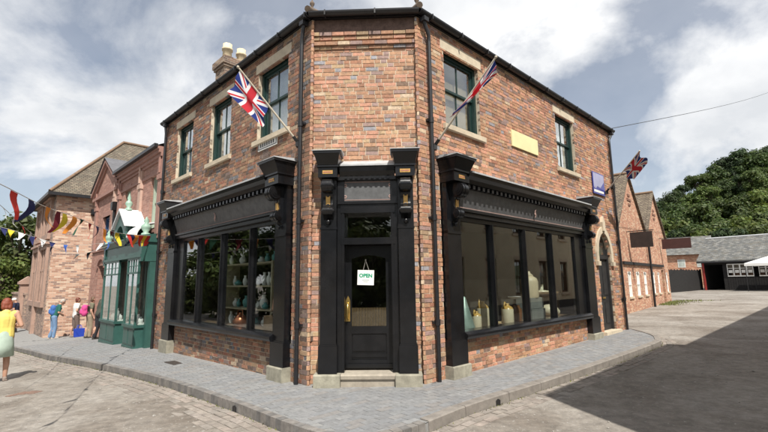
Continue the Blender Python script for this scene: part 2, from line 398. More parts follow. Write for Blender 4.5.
# kerb -------------------------------------------------------------------
m_kerb = mat('blue_brick_kerb', (.19, .17, .155), .85, .3, 12, .3, 50, attr=True, dirt=.25)
m_moss = mat('gutter_moss', (.12, .13, .03), .95, .4, 12)
mb = MB()
def along(pts):
    d = [0]
    for a, b2 in zip(pts, pts[1:]): d.append(d[-1]+(b2-a).length)
    return d
dk = along(kc)
def kpt(s_):
    s_ = max(0, min(dk[-1]-1e-6, s_))
    import bisect
    i = bisect.bisect_right(dk, s_)-1; i = min(i, len(kc)-2); u = (s_-dk[i])/(dk[i+1]-dk[i]); p = kc[i].lerp(kc[i+1], u)
    tdir = (kc[i+1]-kc[i]).normalized(); return p, tdir, V((tdir.y, -tdir.x))   # outward is towards the road
for a, b2 in zip(kc, kc[1:]):
    t2 = (b2-a).normalized(); o2 = V((t2.y, -t2.x))
    mb.add([(a.x, a.y, G(a.x)-.3), (b2.x, b2.y, G(b2.x)-.3), (b2.x, b2.y, G(b2.x)-.012), (a.x, a.y, G(a.x)-.012)], [(0, 1, 2, 3)])
kerb = tag(mb.build('kerb', m_paveb, fix=False), kind='structure')
s_corner0, s_corner1 = None, None
for i, q in enumerate(kc):
    if s_corner0 is None and q.x > -7.0: s_corner0 = dk[i]
    if s_corner1 is None and q.x > .8: s_corner1 = dk[i]
kerb_items = []; s_ = 8.0; rk = random.Random(5)
kc_cols = [(.17, .163, .155), (.195, .183, .17), (.148, .143, .138), (.215, .2, .185)]
while s_ < s_corner1:            # bullnose bricks on edge round the corner
    p, td, od = kpt(s_); kerb_items.append((p.x-od.x*.045, p.y-od.y*.045, G(p.x)+.006+rk.uniform(-.002, .002), math.atan2(td.y, td.x), rk.randrange(4))); s_ += .119
lay('kerb_brick', kerb, kerb_items, .112, .11, .24, kc_cols, m_kerb, 280, 'kerb_brick_run')
m_kst = mat('kerb_stone', (.22, .2, .178), .9, .25, 8, .3, 40, dirt=.3)
while s_ < dk[-1]-.2:             # long kerb stones along the side street
    L_ = rk.uniform(.75, 1.0); e = min(s_+L_-.012, dk[-1]); pts = [kpt(s_+(e-s_)*k/4)[0::2] for k in range(5)]
    m = MB(); vs = []
    for p, od in pts:
        z = G(p.x)
        for w, zz in ((.012, -.26), (.012, .0), (-.006, .012), (-.125, .012), (-.125, -.26)): vs.append((p.x+od.x*w, p.y+od.y*w, z+zz))
    m.add(vs, [(i*5+k, i*5+(k+1) % 5, (i+1)*5+(k+1) % 5, (i+1)*5+k) for i in range(4) for k in range(5)]+[(0, 1, 2, 3, 4), (24, 23, 22, 21, 20)])
    m.build('kerb_stone', m_kst, kerb); s_ += L_
# gutter setts -------------------------------------------------------------
m_sett = mat('pale_gutter_sett', (.3, .26, .23), .92, .32, 9, .5, 40, attr=True, dirt=.5)
scols = [(.285, .25, .217), (.265, .235, .205), (.305, .268, .237), (.29, .247, .215), (.245, .22, .195), (.275, .247, .218)]
items = []
for row, off in enumerate((.075, .19, .305, .42, .535)):
    s_ = 8.5+(.11 if row % 2 else 0)
    while s_ < dk[-1]-.6:
        p, td, od = kpt(s_)
        right = p.x > .8
        if (right and row > 2) or (not right and row > 4): s_ += .226; continue
        if rk.random() < (.04 if row < 2 else .18): s_ += .226; continue
        q = p+od*off
        items.append((q.x, q.y, road_z(q.x, q.y)+.008+rk.uniform(-.007, .004)-.0022*row, math.atan2(td.y, td.x)+rk.uniform(-.03, .03), rk.randrange(6))); s_ += .226
lay('gutter_sett', road, items, .212, .105, .06, scols, m_sett, 300, 'gutter_sett_run')
# moss tufts in the gutter
mb = MB(); rm = random.Random(8); s_ = 9.0
while s_ < dk[-1]-1:
    p, td, od = kpt(s_); d = V((p.x, p.y))+od*rm.uniform(.015, .045)
    if rm.random() < .62:
        for _ in range(3):
            a = rm.uniform(0, 6.3); L_ = rm.uniform(.012, .04); w = .008; z0 = road_z(d.x, d.y)+.002; dx, dy = math.cos(a)*L_, math.sin(a)*L_
            bx, by = d.x+rm.uniform(-.04, .04)*td.x, d.y+rm.uniform(-.04, .04)*td.y
            mb.add([(bx-dy/L_*w, by+dx/L_*w, z0), (bx+dy/L_*w, by-dx/L_*w, z0), (bx+dx*.5, by+dy*.5, z0+L_*.7)], [(0, 1, 2)])
    s_ += .045
o = mb.build('gutter_moss', m_moss, fix=False); tag(o, 'tufts of yellow-green moss growing along the foot of the kerb', 'moss', kind='stuff')
def ground_hit(q, dz=0.0):
    d = (at(q, 1.0)-CAM); z = 0.0
    for _ in range(50): p = CAM+d*((z-CAM.z)/d.z); z = .5*z+.5*(G(p.x)+dz)
    return p
p = ground_hit((174, 363)); m = MB(frame(p, uL, nL)); m.box((-.28, -.11, -.03), (.28, .11, .006))
for k in range(9): m.box((-.25+k*.058, -.09, .006), (-.225+k*.058, .09, .011))
solo('drain_cover', m, mat('rusty_iron_cover', (.06, .05, .045), .7, .3, 20), 'dark iron drain cover set in the pavement before the left shopfront', 'drain cover')
for q in ((233, 403), (502, 396)):
    p0 = ground_hit(q); s0_ = min(range(len(kc)), key=lambda i: (kc[i]-p0.xy).length); p, td, od = kpt(dk[s0_]); m = MB(frame((p.x, p.y, G(p.x)), (td.x, td.y, 0), (od.x, od.y, 0)))
    m.prism([(-.045, -.115), (.045, -.115), (.045, -.05), (.0, -.03), (-.045, -.05)], 1, -.02, .022); m.build('drain_outlet', m_iron, kerb)
rb = random.Random(2)
for k in range(6):                          # bricks showing through the worn surface
    p = ground_hit((13+k*4.4+rb.uniform(-.6, .6), 394.5-k*.5+rb.uniform(-.6, .6)), -KERB); m = MB(); a = rb.uniform(-.2, .2); c_, s_ = math.cos(a), math.sin(a)
    m.fr = lambda x, y, z, p=p, c_=c_, s_=s_: V((p.x+x*c_-y*s_, p.y+x*s_+y*c_, p.z+z)); m.box((-.05, -.1, -.05), (.05, .1, .005), (.2, .125, .095)); m.fr = None; m.build('worn_brick', m_brick, road)
# stones lying on the rough yard surface
mb = MB(); m_peb = mat('pale_grit', (.36, .34, .31), .95, .3, 10)
for _ in range(1500):
    x, y = rm.uniform(-8, 18), rm.uniform(-6, 16)
    if inside(x, y, fullpoly) or (x > -1 and y > 8 and x < 9) or inside(x, y, [(-7, 5.5), (0, -1), (8, 7), (0, 20)]): continue
    r = rm.uniform(.006, .02)*(1 if rm.random() < .9 else 1.7); z = road_z(x, y)
    mb.ball((x, y, z+r*.2), (r, r*rm.uniform(.6, 1), r*.5), 5, 3)
o = mb.build('grit', m_peb, fix=False); tag(o, 'loose pale grit scattered over the worn road', 'grit', kind='stuff')
# ================================================================== the corner shop
shop = thing('corner_shop', (0, .5, 0), 'two-storey red brick corner shop with canted door and black painted shopfronts', 'shop')
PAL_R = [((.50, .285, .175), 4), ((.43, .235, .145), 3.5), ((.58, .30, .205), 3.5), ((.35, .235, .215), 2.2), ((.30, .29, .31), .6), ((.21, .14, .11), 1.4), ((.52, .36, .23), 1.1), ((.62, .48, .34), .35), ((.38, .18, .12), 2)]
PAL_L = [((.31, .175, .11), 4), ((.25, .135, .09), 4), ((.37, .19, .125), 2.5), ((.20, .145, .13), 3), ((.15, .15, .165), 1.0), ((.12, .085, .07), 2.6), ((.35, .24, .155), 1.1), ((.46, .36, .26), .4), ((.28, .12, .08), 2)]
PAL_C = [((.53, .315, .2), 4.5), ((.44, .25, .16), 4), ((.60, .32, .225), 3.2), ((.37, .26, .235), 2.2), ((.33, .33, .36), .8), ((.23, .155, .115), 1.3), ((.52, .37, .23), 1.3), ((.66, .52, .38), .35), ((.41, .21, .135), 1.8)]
def soften(pal, q=.72, v=.93):
    out = []
    for c, w in pal:
        l = .3*c[0]+.55*c[1]+.15*c[2]; out.append((tuple((l+(x-l)*q)*v for x in c), w))
    return out
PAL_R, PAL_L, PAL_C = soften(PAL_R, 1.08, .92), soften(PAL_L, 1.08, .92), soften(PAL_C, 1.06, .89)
def pick(pal, r):
    tot = sum(w for _, w in pal); x = r.random()*tot
    for i, (c, w) in enumerate(pal):
        x -= w
        if x <= 0: return i
    return 0
def wall_mesh(mb, u0, u1, z0, z1, holes, back=-.24):
    us = sorted({u0, u1, *[h for q in holes for h in q[:2]]}); zs = sorted({z0, z1, *[h for q in holes for h in q[2:4]]})
    for a, b2 in zip(us, us[1:]):
        run = None
        for c, d in zip(zs, zs[1:]):
            um, zm = (a+b2)/2, (c+d)/2
            if any(h[0] < um < h[1] and h[2] < zm < h[3] for h in holes):
                if run: mb.box((a, back, run[0]), (b2, 0, run[1])); run = None
            else: run = (run[0], d) if run else (c, d)
        if run: mb.box((a, back, run[0]), (b2, 0, run[1]))
CH = .075
def courses(u0, u1, z0, z1, holes, pal, seed, skip=None):
    r = random.Random(seed); out = []; k = 0; z = z0
    while z+CH <= z1+1e-6:
        zm = z+CH/2; header = (k % 4 == 3)
        iv = [(u0, u1)]
        for h in holes:
            if h[2] < zm < h[3]:
                nv = []
                for a, b2 in iv:
                    if h[1] <= a or h[0] >= b2: nv.append((a, b2)); continue
                    if h[0] > a: nv.append((a, h[0]))
                    if h[1] < b2: nv.append((h[1], b2))
                iv = nv
        for a, b2 in iv:
            x = a-((0, .17, .06, .11)[k % 4]+r.uniform(0, .03)) if a == u0 or r.random() < .5 else a; head = bool(k % 2)
            while x < b2-.02:
                st = .1125 if head else .225
                l, rr = max(x+.0065, a), min(x+st-.0065, b2)
                if rr-l > .03 and not (skip and skip((l+rr)/2, zm)):
                    full = abs((rr-l)-(st-.013)) < 1e-4
                    out.append(((l+rr)/2, rr-l, z+.0055, pick(pal, r), full, r.uniform(.003, .012)))
                x += st; head = (not head) if r.random() < .72 else head
        z += CH; k += 1
    return out
hR = [(.5, 6.9, .6, 3.5), (.74, 1.88, 4.5, 6.03), (5.4, 6.54, 4.5, 6.03), (7.5, 8.45, -.4, 3.0)]
hL = [(.48, 6.3, .6, 3.5), (.74, 1.88, 4.5, 6.03), (3.1, 4.2, 4.5, 6.03), (5.3, 6.42, 4.5, 6.03)]
hC = [(-.47, .55, -.4, 3.55)]
DC, DHW, DSP = 7.975, .475, 2.35            # side-street door: centre, half width, springing
def arch_top(u):                            # pointed arch over the side door
    x = abs(u-DC)/DHW
    return DSP+(.62*math.sqrt(max(0, 1-x**1.7)) if x < 1 else 0)
hRb = [h for h in hR[:3]]+[(7.5, 8.45, -.4, DSP)]
def skipR(u, z): return DC-DHW < u < DC+DHW and z < arch_top(u) and z > DSP-.05
walls = []; cand = []
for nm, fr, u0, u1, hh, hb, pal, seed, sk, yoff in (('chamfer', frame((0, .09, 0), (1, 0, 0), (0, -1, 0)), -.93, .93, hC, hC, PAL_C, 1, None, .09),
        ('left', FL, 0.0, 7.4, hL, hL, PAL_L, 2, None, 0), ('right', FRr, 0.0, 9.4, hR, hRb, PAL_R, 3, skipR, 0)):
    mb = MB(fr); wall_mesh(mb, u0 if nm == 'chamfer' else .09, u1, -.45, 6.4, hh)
    if nm != 'chamfer': mb.box((0, -.05, -.45), (.09, 0, 6.4))
    if nm == 'right':
        nseg = 14; vsl = []
        for i in range(nseg):
            a = DC-DHW+2*DHW*i/nseg; b2 = DC-DHW+2*DHW*(i+1)/nseg
            mb.prism([(a, arch_top(a)), (b2, arch_top(b2)), (b2, 3.0), (a, 3.0)], 1, -.24, 0)
    wl = mb.build('brick_wall', m_mortar, shop); walls.append(wl)
    rz = math.atan2((fr(1, 0, 0)-fr(0, 0, 0)).y, (fr(1, 0, 0)-fr(0, 0, 0)).x)
    nrm = fr(0, 1, 0)-fr(0, 0, 0)
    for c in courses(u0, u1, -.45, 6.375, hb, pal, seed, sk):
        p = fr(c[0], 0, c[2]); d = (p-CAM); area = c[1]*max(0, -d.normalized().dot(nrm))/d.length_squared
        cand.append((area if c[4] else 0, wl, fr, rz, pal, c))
cand.sort(key=lambda q: -q[0])
bmesh_cache = {}
def brick_mesh(pal, ci, ln, pr):
    key = (id(pal), ci, round(ln, 3), round(pr*3, 3))
    if key not in bmesh_cache:
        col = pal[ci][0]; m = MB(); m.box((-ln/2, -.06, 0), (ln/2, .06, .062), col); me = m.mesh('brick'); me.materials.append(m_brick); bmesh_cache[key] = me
    return bmesh_cache[key]
jit = random.Random(21)
for a, wl, fr, rz, pal, c in cand[:300]:
    o = bpy.data.objects.new('brick', brick_mesh(pal, c[3], c[1], 0)); COL.objects.link(o); o.parent = wl
    p = fr(c[0], c[5]-.06, c[2]); o.location = p-ORG[shop.name]; o.rotation_euler.z = rz+jit.uniform(-.006, .006)
for wl in walls:
    m = MB()
    for a, w2, fr, rz, pal, c in cand[300:]:
        if w2 is not wl: continue
        m.fr = fr; k = jit.uniform(.86, 1.14); col = tuple(x*k for x in pal[c[3]][0])
        m.box((c[0]-c[1]/2, -.05, c[2]+jit.uniform(-.0015, .0015)), (c[0]+c[1]/2, c[5], c[2]+.062), col)
    m.fr = None
    o = m.build('brickwork', m_brick, wl, fix=False); o['kind'] = 'stuff'
# toothed corner bricks either side of the canted front
m = MB(); r = random.Random(4)
for sgn in (-1, 1):
    z = -.45; k = 0
    while z < 6.36:
        x0, x1 = (.915, .968) if k % 2 else (.922, .962)
        k2 = r.uniform(.85, 1.12); col = tuple(x*k2 for x in PAL_C[pick(PAL_C, r)][0])
        xa, xb = sorted((sgn*x0, sgn*x1)); m.box((xa, -.006 if k % 2 else -.002, z+.005), (xb, .16, z+.07), col); z += CH; k += 1
o = m.build('corner_brickwork', m_brick, walls[0]); o['kind'] = 'stuff'
m = MB()
for sgn in (-1, 1):
    xa, xb = sorted((sgn*.945, sgn*.955)); m.box((xa, .03, -.45), (xb, .3, 6.4))
m.build('corner_pier', m_mortar, shop)
# corbelled courses under the eaves of the canted front
for z0, z1, pr in ((6.09, 6.155, .07), (6.015, 6.08, .045), (5.90, 5.965, .075), (5.835, 5.89, .04)):
    m = MB(); x = -.93-(.11 if int(z0*100) % 2 else 0)
    while x < .93:
        e = min(x+.215, .93); k2 = r.uniform(.6, .95); m.box((max(x, -.93), .1-pr-r.uniform(0, .006), z0), (e, .14, z1), tuple(v*k2 for v in PAL_C[pick(PAL_C, r)][0])); x += .225
    o = m.build('corbel_course', m_brick, shop)
m = MB(); m.box((-.93, .04, 6.16), (.93, .2, 6.40)); m.build('frieze_wall', mat('dark_frieze_brick', (.13, .085, .07), .9, .4, 14, .4, 40), shop)  # frieze above the corbels, darker than the walls
# hidden side and back walls
m_bk = brickmat('plain_brick_wall', [(.4, .19, .13), (.34, .16, .11), (.46, .25, .16), (.25, .15, .13)], (.4, .34, .27))
m = MB(); e1 = FRr(9.4, -.002, 0); e2 = FRr(9.4, -7, 0); e3 = FL(7.4, -.002, 0); e4 = FL(7.4, -6.5, 0)
for a, b2 in ((e1, e2), (e2, e4), (e4, e3)):
    d = (b2-a).normalized(); n_ = V((-d.y, d.x, 0))*.2
    m.add([tuple(a+V((0, 0, -.4))), tuple(b2+V((0, 0, -.4))), tuple(b2+n_+V((0, 0, -.4))), tuple(a+n_+V((0, 0, -.4))), tuple(a+V((0, 0, 6.4))), tuple(b2+V((0, 0, 6.4))), tuple(b2+n_+V((0, 0, 6.4))), tuple(a+n_+V((0, 0, 6.4)))],
          [(0, 3, 2, 1), (4, 5, 6, 7), (0, 1, 5, 4), (1, 2, 6, 5), (2, 3, 7, 6), (3, 0, 4, 7)])
m.build('rear_wall', m_bk, shop)
# roof ------------------------------------------------------------------
def eave_line(o_, z):
    cl = math.tan((math.pi/2-(math.pi/2-AL))/2); cr_ = math.tan(AR/2)
    return [FL(7.5, o_, z), FL(-o_*cl, o_, z), FRr(-o_*cr_, o_, z), FRr(9.5, o_, z)]
A0 = eave_line(.14, 6.47); A1 = [FL(7.5, -3, 8.4), V((-.2, 3.9, 8.4)), V((.2, 3.9, 8.4)), FRr(9.5, -3, 8.4)]; A2 = [FL(7.5, -6.6, 6.5), V((0, 8.6, 6.5)), V((0, 8.6, 6.5)), FRr(9.5, -7.1, 6.5)]
m = MB(); vs = [tuple(p) for p in A0+A1+A2]
m.add(vs, [(i, i+1, i+5, i+4) for i in range(3)]+[(4+i, 5+i, 9+i, 8+i) for i in range(3)])
roof = m.build('roof', m_slate, shop, fix=False)
m = MB()
for i in (1, 2): m.tube([A0[i]+V((0, 0, .05)), A1[i]+V((0, 0, .05))], .06, 8)
m.build('hip_tiles', mat('brown_hip_tile', (.16, .12, .09), .9, .3, 5), roof)
for i in (1, 2):
    b = A0[i]+(A1[i]-A0[i])*.05; m = MB()
    m.add([tuple(b+V((-.14, 0, -.03))), tuple(b+V((.14, 0, -.03))), tuple(b+V((0, .1, .16))), tuple(b+V((0, -.1, -.03)))], [(0, 1, 2), (0, 3, 1), (0, 2, 3), (1, 3, 2)])
    m.lathe([(.03, .08), (.02, .14), (.045, .18), (.045, .21), (.012, .25), (.008, .32)], tuple(b), 8)
    m.build('finial', mat('brown_hip_tile', (0, 0, 0)), roof)
# eaves gutter
for a, b2 in zip(eave_line(.1, 0), eave_line(.1, 0)[1:]):
    d = (b2-a).normalized(); n_ = V((d.y, -d.x, 0)); n_ = n_ if n_.y < 0 else -n_
    f2 = frame(a, d, n_); L_ = (b2-a).length; m = MB(f2)
    prof = [(.07, 6.46)]+[(.0+.072*math.cos(t), 6.46-.072*math.sin(t)) for t in [math.pi*k/8 for k in range(9)]]+[(-.06, 6.46), (-.06, 6.45)]+[(.0+.06*math.cos(t), 6.455-.06*math.sin(t)) for t in [math.pi*(8-k)/8 for k in range(9)]]
    m.prism(prof, 0, 0, L_); m.box((0, -.1, 6.39), (L_, -.06, 6.5)); m.box((0, -.1, 6.465), (L_, .03, 6.48))
    gt = m.build('gutter', m_iron, shop)
    for k in range(int(L_/.9)+1):
        u = .3+k*.9
        if u > L_: break
        m = MB(f2); m.box((u-.012, -.06, 6.37), (u+.012, .078, 6.385)); m.box((u-.012, .073, 6.37), (u+.012, .083, 6.47)); m.build('gutter_bracket', m_iron, gt)
def downpipe(fr, u, o_, zt, zb, ug=None):
    ug = u if ug is None else ug
    m = MB(fr); m.tube([(ug, .1, 6.42), (ug, .1, 6.27), (u, o_, zt-.12), (u, o_, zt-.3)], .036, 10); m.tube([(u, o_, zt-.25), (u, o_, zb)], .036, 10)
    m.box((ug-.06, .04, 6.28), (ug+.06, .16, 6.36))
    dp = m.build('downpipe', m_iron, shop)
    z = zb+.95
    while z < zt-.2:
        m = MB(fr); m.tube([(u, o_, z-.05), (u, o_, z+.05)], .047, 10); m.box((u-.075, 0, z-.02), (u+.075, o_-.02, z+.02)); m.build('pipe_collar', m_iron, dp); z += 1.75
downpipe(FL, .2, .075, 6.2, -.02, .12); downpipe(FRr, .24, .075, 6.2, .0, .1); downpipe(FL, 7.2, .075, 6.2, -.15, 7.2); downpipe(FRr, 9.12, .075, 6.2, .05, 9.3)
# chimney ---------------------------------------------------------------
m = MB(frame(FL(6.95, -1.5, 0), uL, -nL))
m.box((0, 0, 6.8), (.68, 1.5, 8.75)); m.box((-.05, -.05, 8.75), (.73, 1.55, 8.83)); m.box((-.09, -.09, 8.83), (.77, 1.59, 9.05)); m.box((-.04, -.04, 9.05), (.72, 1.54, 9.12))
m_chim = brickmat('sooty_chimney_brick', [(.2, .12, .085), (.15, .1, .08), (.29, .19, .13), (.36, .27, .2)], (.3, .26, .2), var=.35)
ch = m.build('chimney', m_chim, shop)
for k, (mt, hgt) in enumerate(((m_pot, .62), (m_pot, .62), (m_terra, .45))):
    c = FL(6.95, -1.5, 0)+uL*.34-nL*(.22+.5*k); m = MB()
    m.lathe([(.17, 9.1), (.155, 9.1+hgt*.62), (.19, 9.1+hgt*.64), (.19, 9.1+hgt*.74), (.15, 9.1+hgt*.76), (.16, 9.1+hgt), (.12, 9.1+hgt), (.11, 9.2)], (c.x, c.y, 0), 8 if k < 2 else 14)
    m.build('chimney_pot', mt, ch)

# sash windows -------------------------------------------------------------
def sash(fr, u0, u1, z0, z1, parent, blind, mf=m_green, lint=(.1, .2), sillz=True, rec=.1, ml=m_stone):
    m = MB(fr)
    for a, b2 in (((u0, -rec-.1, z0), (u0+.07, -rec+.02, z1)), ((u1-.07, -rec-.1, z0), (u1, -rec+.02, z1)), ((u0+.07, -rec-.1, z1-.07), (u1-.07, -rec+.02, z1)), ((u0+.07, -rec-.1, z0), (u1-.07, -rec+.03, z0+.06))): m.box(a, b2)
    w = m.build('window', mf, parent)
    zm = (z0+z1)/2+.02; um = (u0+u1)/2
    for (a, b2, o_) in ((zm-.02, z1-.07, -rec-.02), (z0+.06, zm+.025, -rec-.055)):
        m = MB(fr); t_ = .045
        m.box((u0+.07, o_-.035, a), (u0+.07+t_, o_, b2)); m.box((u1-.07-t_, o_-.035, a), (u1-.07, o_, b2)); m.box((u0+.07+t_, o_-.035, a), (u1-.07-t_, o_, a+t_)); m.box((u0+.07+t_, o_-.035, b2-t_), (u1-.07-t_, o_, b2)); m.box((um-.013, o_-.03, a+t_), (um+.013, o_-.005, b2-t_))
        m.build('sash_frame', mf, w)
        for x0, x1 in ((u0+.07+t_, um-.013), (um+.013, u1-.07-t_)):
            m = MB(fr); m.box((x0, o_-.022, a+t_), (x1, o_-.018, b2-t_)); m.build('pane', m_sglass, w)
    m = MB(fr); m.box((u0-lint[0], -.1, z1), (u1+lint[0], .015, z1+lint[1])); m.build('lintel', ml, w)
    if sillz:
        m = MB(fr); m.prism([(-.12, z0-.13), (.075, z0-.13), (.075, z0-.035), (-.12, z0-.001)], 0, u0-.09, u1+.09); m.build('sill', ml, w)
    # blinds or curtains and a dim room behind
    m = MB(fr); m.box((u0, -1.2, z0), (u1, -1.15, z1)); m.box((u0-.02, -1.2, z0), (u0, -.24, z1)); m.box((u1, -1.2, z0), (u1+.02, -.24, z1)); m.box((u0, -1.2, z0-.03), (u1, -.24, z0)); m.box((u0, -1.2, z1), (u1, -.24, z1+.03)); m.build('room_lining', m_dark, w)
    m = MB(fr)
    if blind == 'tan': m.box((u0+.06, -.27, z0+.1), (u1-.06, -.26, z1)); m.build('blind', m_tan, w)
    else:
        for (a, b2) in ((u0+.06, u0+.06+.5*(u1-u0)), (u1-.06-.42*(u1-u0), u1-.06)):
            n_ = 18; pts = [(a+(b2-a)*k/n_, -.27+(.022 if k % 2 else -.012)) for k in range(n_+1)]
            m.prism(pts+[(x, y-.008) for x, y in pts[::-1]], 2, z0, z1)
        m.build('curtain', m_net, w)
    return w
sash(FRr, .74, 1.88, 4.55, 6.03, shop, 'tan'); sash(FRr, 5.4, 6.54, 4.55, 6.03, shop, 'net')
sash(FL, .74, 1.88, 4.55, 6.03, shop, 'net'); sash(FL, 3.1, 4.2, 4.55, 6.03, shop, 'net'); sash(FL, 5.3, 6.42, 4.55, 6.03, shop, 'net')

# shopfronts -------------------------------------------------------------
def console(fr, u0, u1, zt, parent, o0=.1, k=1.0):
    prof = [(o0-.05, zt)]
    c1, r1 = (o0+.16*k, zt-.15), .13*k
    for i in range(17):
        a = R_(80-i*12.5); prof.append((c1[0]+r1*math.cos(a), c1[1]+r1*math.sin(a)))
    prof += [(o0+.075*k, zt-.33), (o0+.06*k, zt-.42)]
    c2, r2 = (o0+.085*k, zt-.56), .085*k
    for i in range(15):
        a = R_(75-i*13); prof.append((c2[0]+r2*math.cos(a), c2[1]+r2*math.sin(a)))
    prof += [(o0+.0, zt-.7), (o0-.05, zt-.7)]
    m = MB(fr); m.prism(prof, 0, u0+.02, u1-.02, None, True); m.prism([(o_+.008 if o_ > o0 else o_, z_) for o_, z_ in prof], 0, (u0+u1)/2-.022, (u0+u1)/2+.022, None, True)
    for c, r_ in ((c1, r1*.8), (c2, r2*.75)):
        for f_ in (1.0, .62, .3):
            e = .0 if f_ == 1.0 else (.008 if f_ == .62 else .016)
            m.prism([(c[0]+r_*f_*math.cos(t), c[1]+r_*f_*math.sin(t)) for t in [2*math.pi*i/14 for i in range(14)]], 0, u0-e+.005, u1+e-.005)
    uc = (u0+u1)/2
    m.ball((uc, o0+.03, zt-.74), (.035, .035, .045), 8, 6)
    m.build('console_bracket', m_black, parent)
    m = MB(fr); m.add([(uc-.035, o0+.085*k, zt-.31), (uc+.035, o0+.085*k, zt-.31), (uc+.035, o0+.085*k, zt-.47), (uc-.035, o0+.085*k, zt-.47), (uc-.035, o0+.04, zt-.31), (uc+.035, o0+.04, zt-.31), (uc+.035, o0+.04, zt-.47), (uc-.035, o0+.04, zt-.47)],
          [(0, 1, 2, 3), (7, 6, 5, 4), (0, 4, 5, 1), (1, 5, 6, 2), (2, 6, 7, 3), (3, 7, 4, 0)]); m.build('gilt_panel', m_gilt, parent)
def capbox(fr, u0, u1, z0, z1, o1, parent):
    m = MB(fr); m.box((u0+.05, .0, z0), (u1-.05, o1-.13, z0+.17)); m.box((u0+.03, 0, z0+.17), (u1-.03, o1-.1, z0+.2))
    vs = [(u0+.04, 0, z0+.2), (u1-.04, 0, z0+.2), (u1-.04, o1-.12, z0+.2), (u0+.04, o1-.12, z0+.2), (u0, 0, z1-.05), (u1, 0, z1-.05), (u1, o1-.02, z1-.05), (u0, o1-.02, z1-.05)]
    m.add(vs, [(0, 3, 2, 1), (4, 5, 6, 7), (0, 1, 5, 4), (1, 2, 6, 5), (2, 3, 7, 6), (3, 0, 4, 7)])
    m.box((u0-.02, 0, z1-.05), (u1+.02, o1, z1-.01)); m.build('capital_box', m_black, parent)
    m = MB(fr); m.prism([(-.0, z1+.05), (0, z1-.008), (o1+.015, z1-.008), (o1+.015, z1+.004)], 0, u0-.035, u1+.035); m.build('lead_cap', m_lead, parent)
    uc = (u0+u1)/2; m = MB(fr); m.box((uc-.085, o1-.14, z0+.055), (uc+.085, o1-.122, z0+.115)); m.build('gilt_panel', m_gilt, parent)
    m = MB(fr); m.box((uc-.07, o1-.13, z0+.075), (uc+.07, o1-.119, z0+.092)); m.build('red_panel', m_red, parent)
def shopfront(fr, ua, wa, ub, wb, mulls, jamb, grow):
    m = MB(fr)                            # head, jambs, transom and mullions
    m.box((ua+wa, -.1, 2.8), (ub-wb, .1, 2.9)); m.box((ua+wa, -.06, 2.72), (ub-wb, .04, 2.8))
    m.box((ua+wa, -.1, .745), (ua+wa+.06, .04, 2.72)); m.box((mulls[-1], -.1, .745), (ub-wb, .04, 2.72))
    for u in mulls[:-1]: m.box((u-.04, -.08, .745), (u+.04, .05, 2.72)); m.box((u-.015, .05, .745), (u+.015, .075, 2.72))
    sf = m.build('shopfront', m_black, shop)
    m = MB(fr); m.box((ua+wa-.05, -.5, .6), (ub-wb+.02, .06, .66)); m.prism([(.06, .6), (.17, .62), (.19, .66), (.19, .7), (.12, .745), (-.1, .75), (-.1, .66), (.06, .66)], 0, ua+wa-.04, ub-wb+.03); m.build('window_sill', m_black, sf)
    edges = [ua+wa+.06]+list(mulls)
    for i in range(len(edges)-1):
        a = edges[i]+(.04 if i else 0); b2 = edges[i+1]-(.04 if i < len(edges)-2 else 0)
        m = MB(fr); m.box((a, -.012, .75), (b2, -.004, 2.72)); m.build('pane', m_glass, sf)
    for (a, w, nm) in ((ua, wa, 0), (ub-wb, wb, 1)):
        m = MB(fr); m.box((a+.03, 0, .62), (a+w-.03, .12, 3.4)); m.box((a+.03, 0, 2.45), (a+w-.03, .135, 2.5)); m.box((a, 0, .22), (a+w, .15, .62)); m.box((a+.015, 0, .62), (a+w-.015, .135, .64)); m.build('pilaster', m_black, sf)
        zg = G(fr(a, 0, 0).x)
        m = MB(fr); m.prism([(0, zg-.05), (.19, zg-.05), (.19, .205), (.175, .22), (0, .22)], 0, a-.03, a+w+.03); m.build('plinth_block', m_grstone, sf)
        uc = a+w/2
        console(fr, uc-.1, uc+.1, 3.36, sf, .13); capbox(fr, uc-.27, uc+.27, 3.36, 3.8, .46, sf)
    a, b2 = ua+wa/2+.2, ub-wb/2-.2
    m = MB(fr); m.add([(a, .05, 2.9), (b2, .05, 2.9), (b2, .16, 3.3), (a, .16, 3.3), (a, 0, 2.9), (b2, 0, 2.9), (b2, 0, 3.3), (a, 0, 3.3)], [(0, 1, 2, 3), (5, 4, 7, 6), (0, 4, 5, 1), (1, 5, 6, 2), (2, 6, 7, 3), (3, 7, 4, 0)]); m.build('fascia_board', m_fascia, sf)
    m = MB(fr); m.box((a, .06, 2.885), (b2, .13, 2.93)); m.box((a, .04, 2.86), (b2, .1, 2.885)); m.build('architrave', m_black, sf)
    m = MB(fr); m.box((a+.05, .076, 2.955), (b2-.05, .088, 2.967)); m.build('lining', m_pink, sf)
    m = MB(fr); m.prism([(0, 3.3), (.19, 3.3), (.21, 3.36), (.27, 3.38), (.3, 3.45), (.36, 3.5), (.38, 3.56), (0, 3.56)], 0, a, b2); m.build('cornice', m_black, sf)
    m = MB(fr); m.prism([(0, 3.72), (.01, 3.74), (.40, 3.585), (.4, 3.555), (.385, 3.555), (.385, 3.565), (0, 3.565)], 0, a+.1, b2-.1); m.build('lead_flashing', m_lead, sf)
    base = None; n_ = int((b2-a)/.16)
    for k in range(n_):
        u = a+.12+k*(b2-a-.2)/n_
        if base is None:
            base = MB(fr); base.box((u-.035, .19, 3.30), (u+.035, .255, 3.365)); d0 = base.build('dentil', m_black, sf); u00 = u
        else:
            d = d0.copy(); COL.objects.link(d); d.location = V(fr(u, 0, 0)-fr(u00, 0, 0))
    m = MB(fr); m.box((ua+wa, -.75, .66), (ub-wb, -.1, .70)); m.build('display_ledge', m_inwood, sf)
    return sf
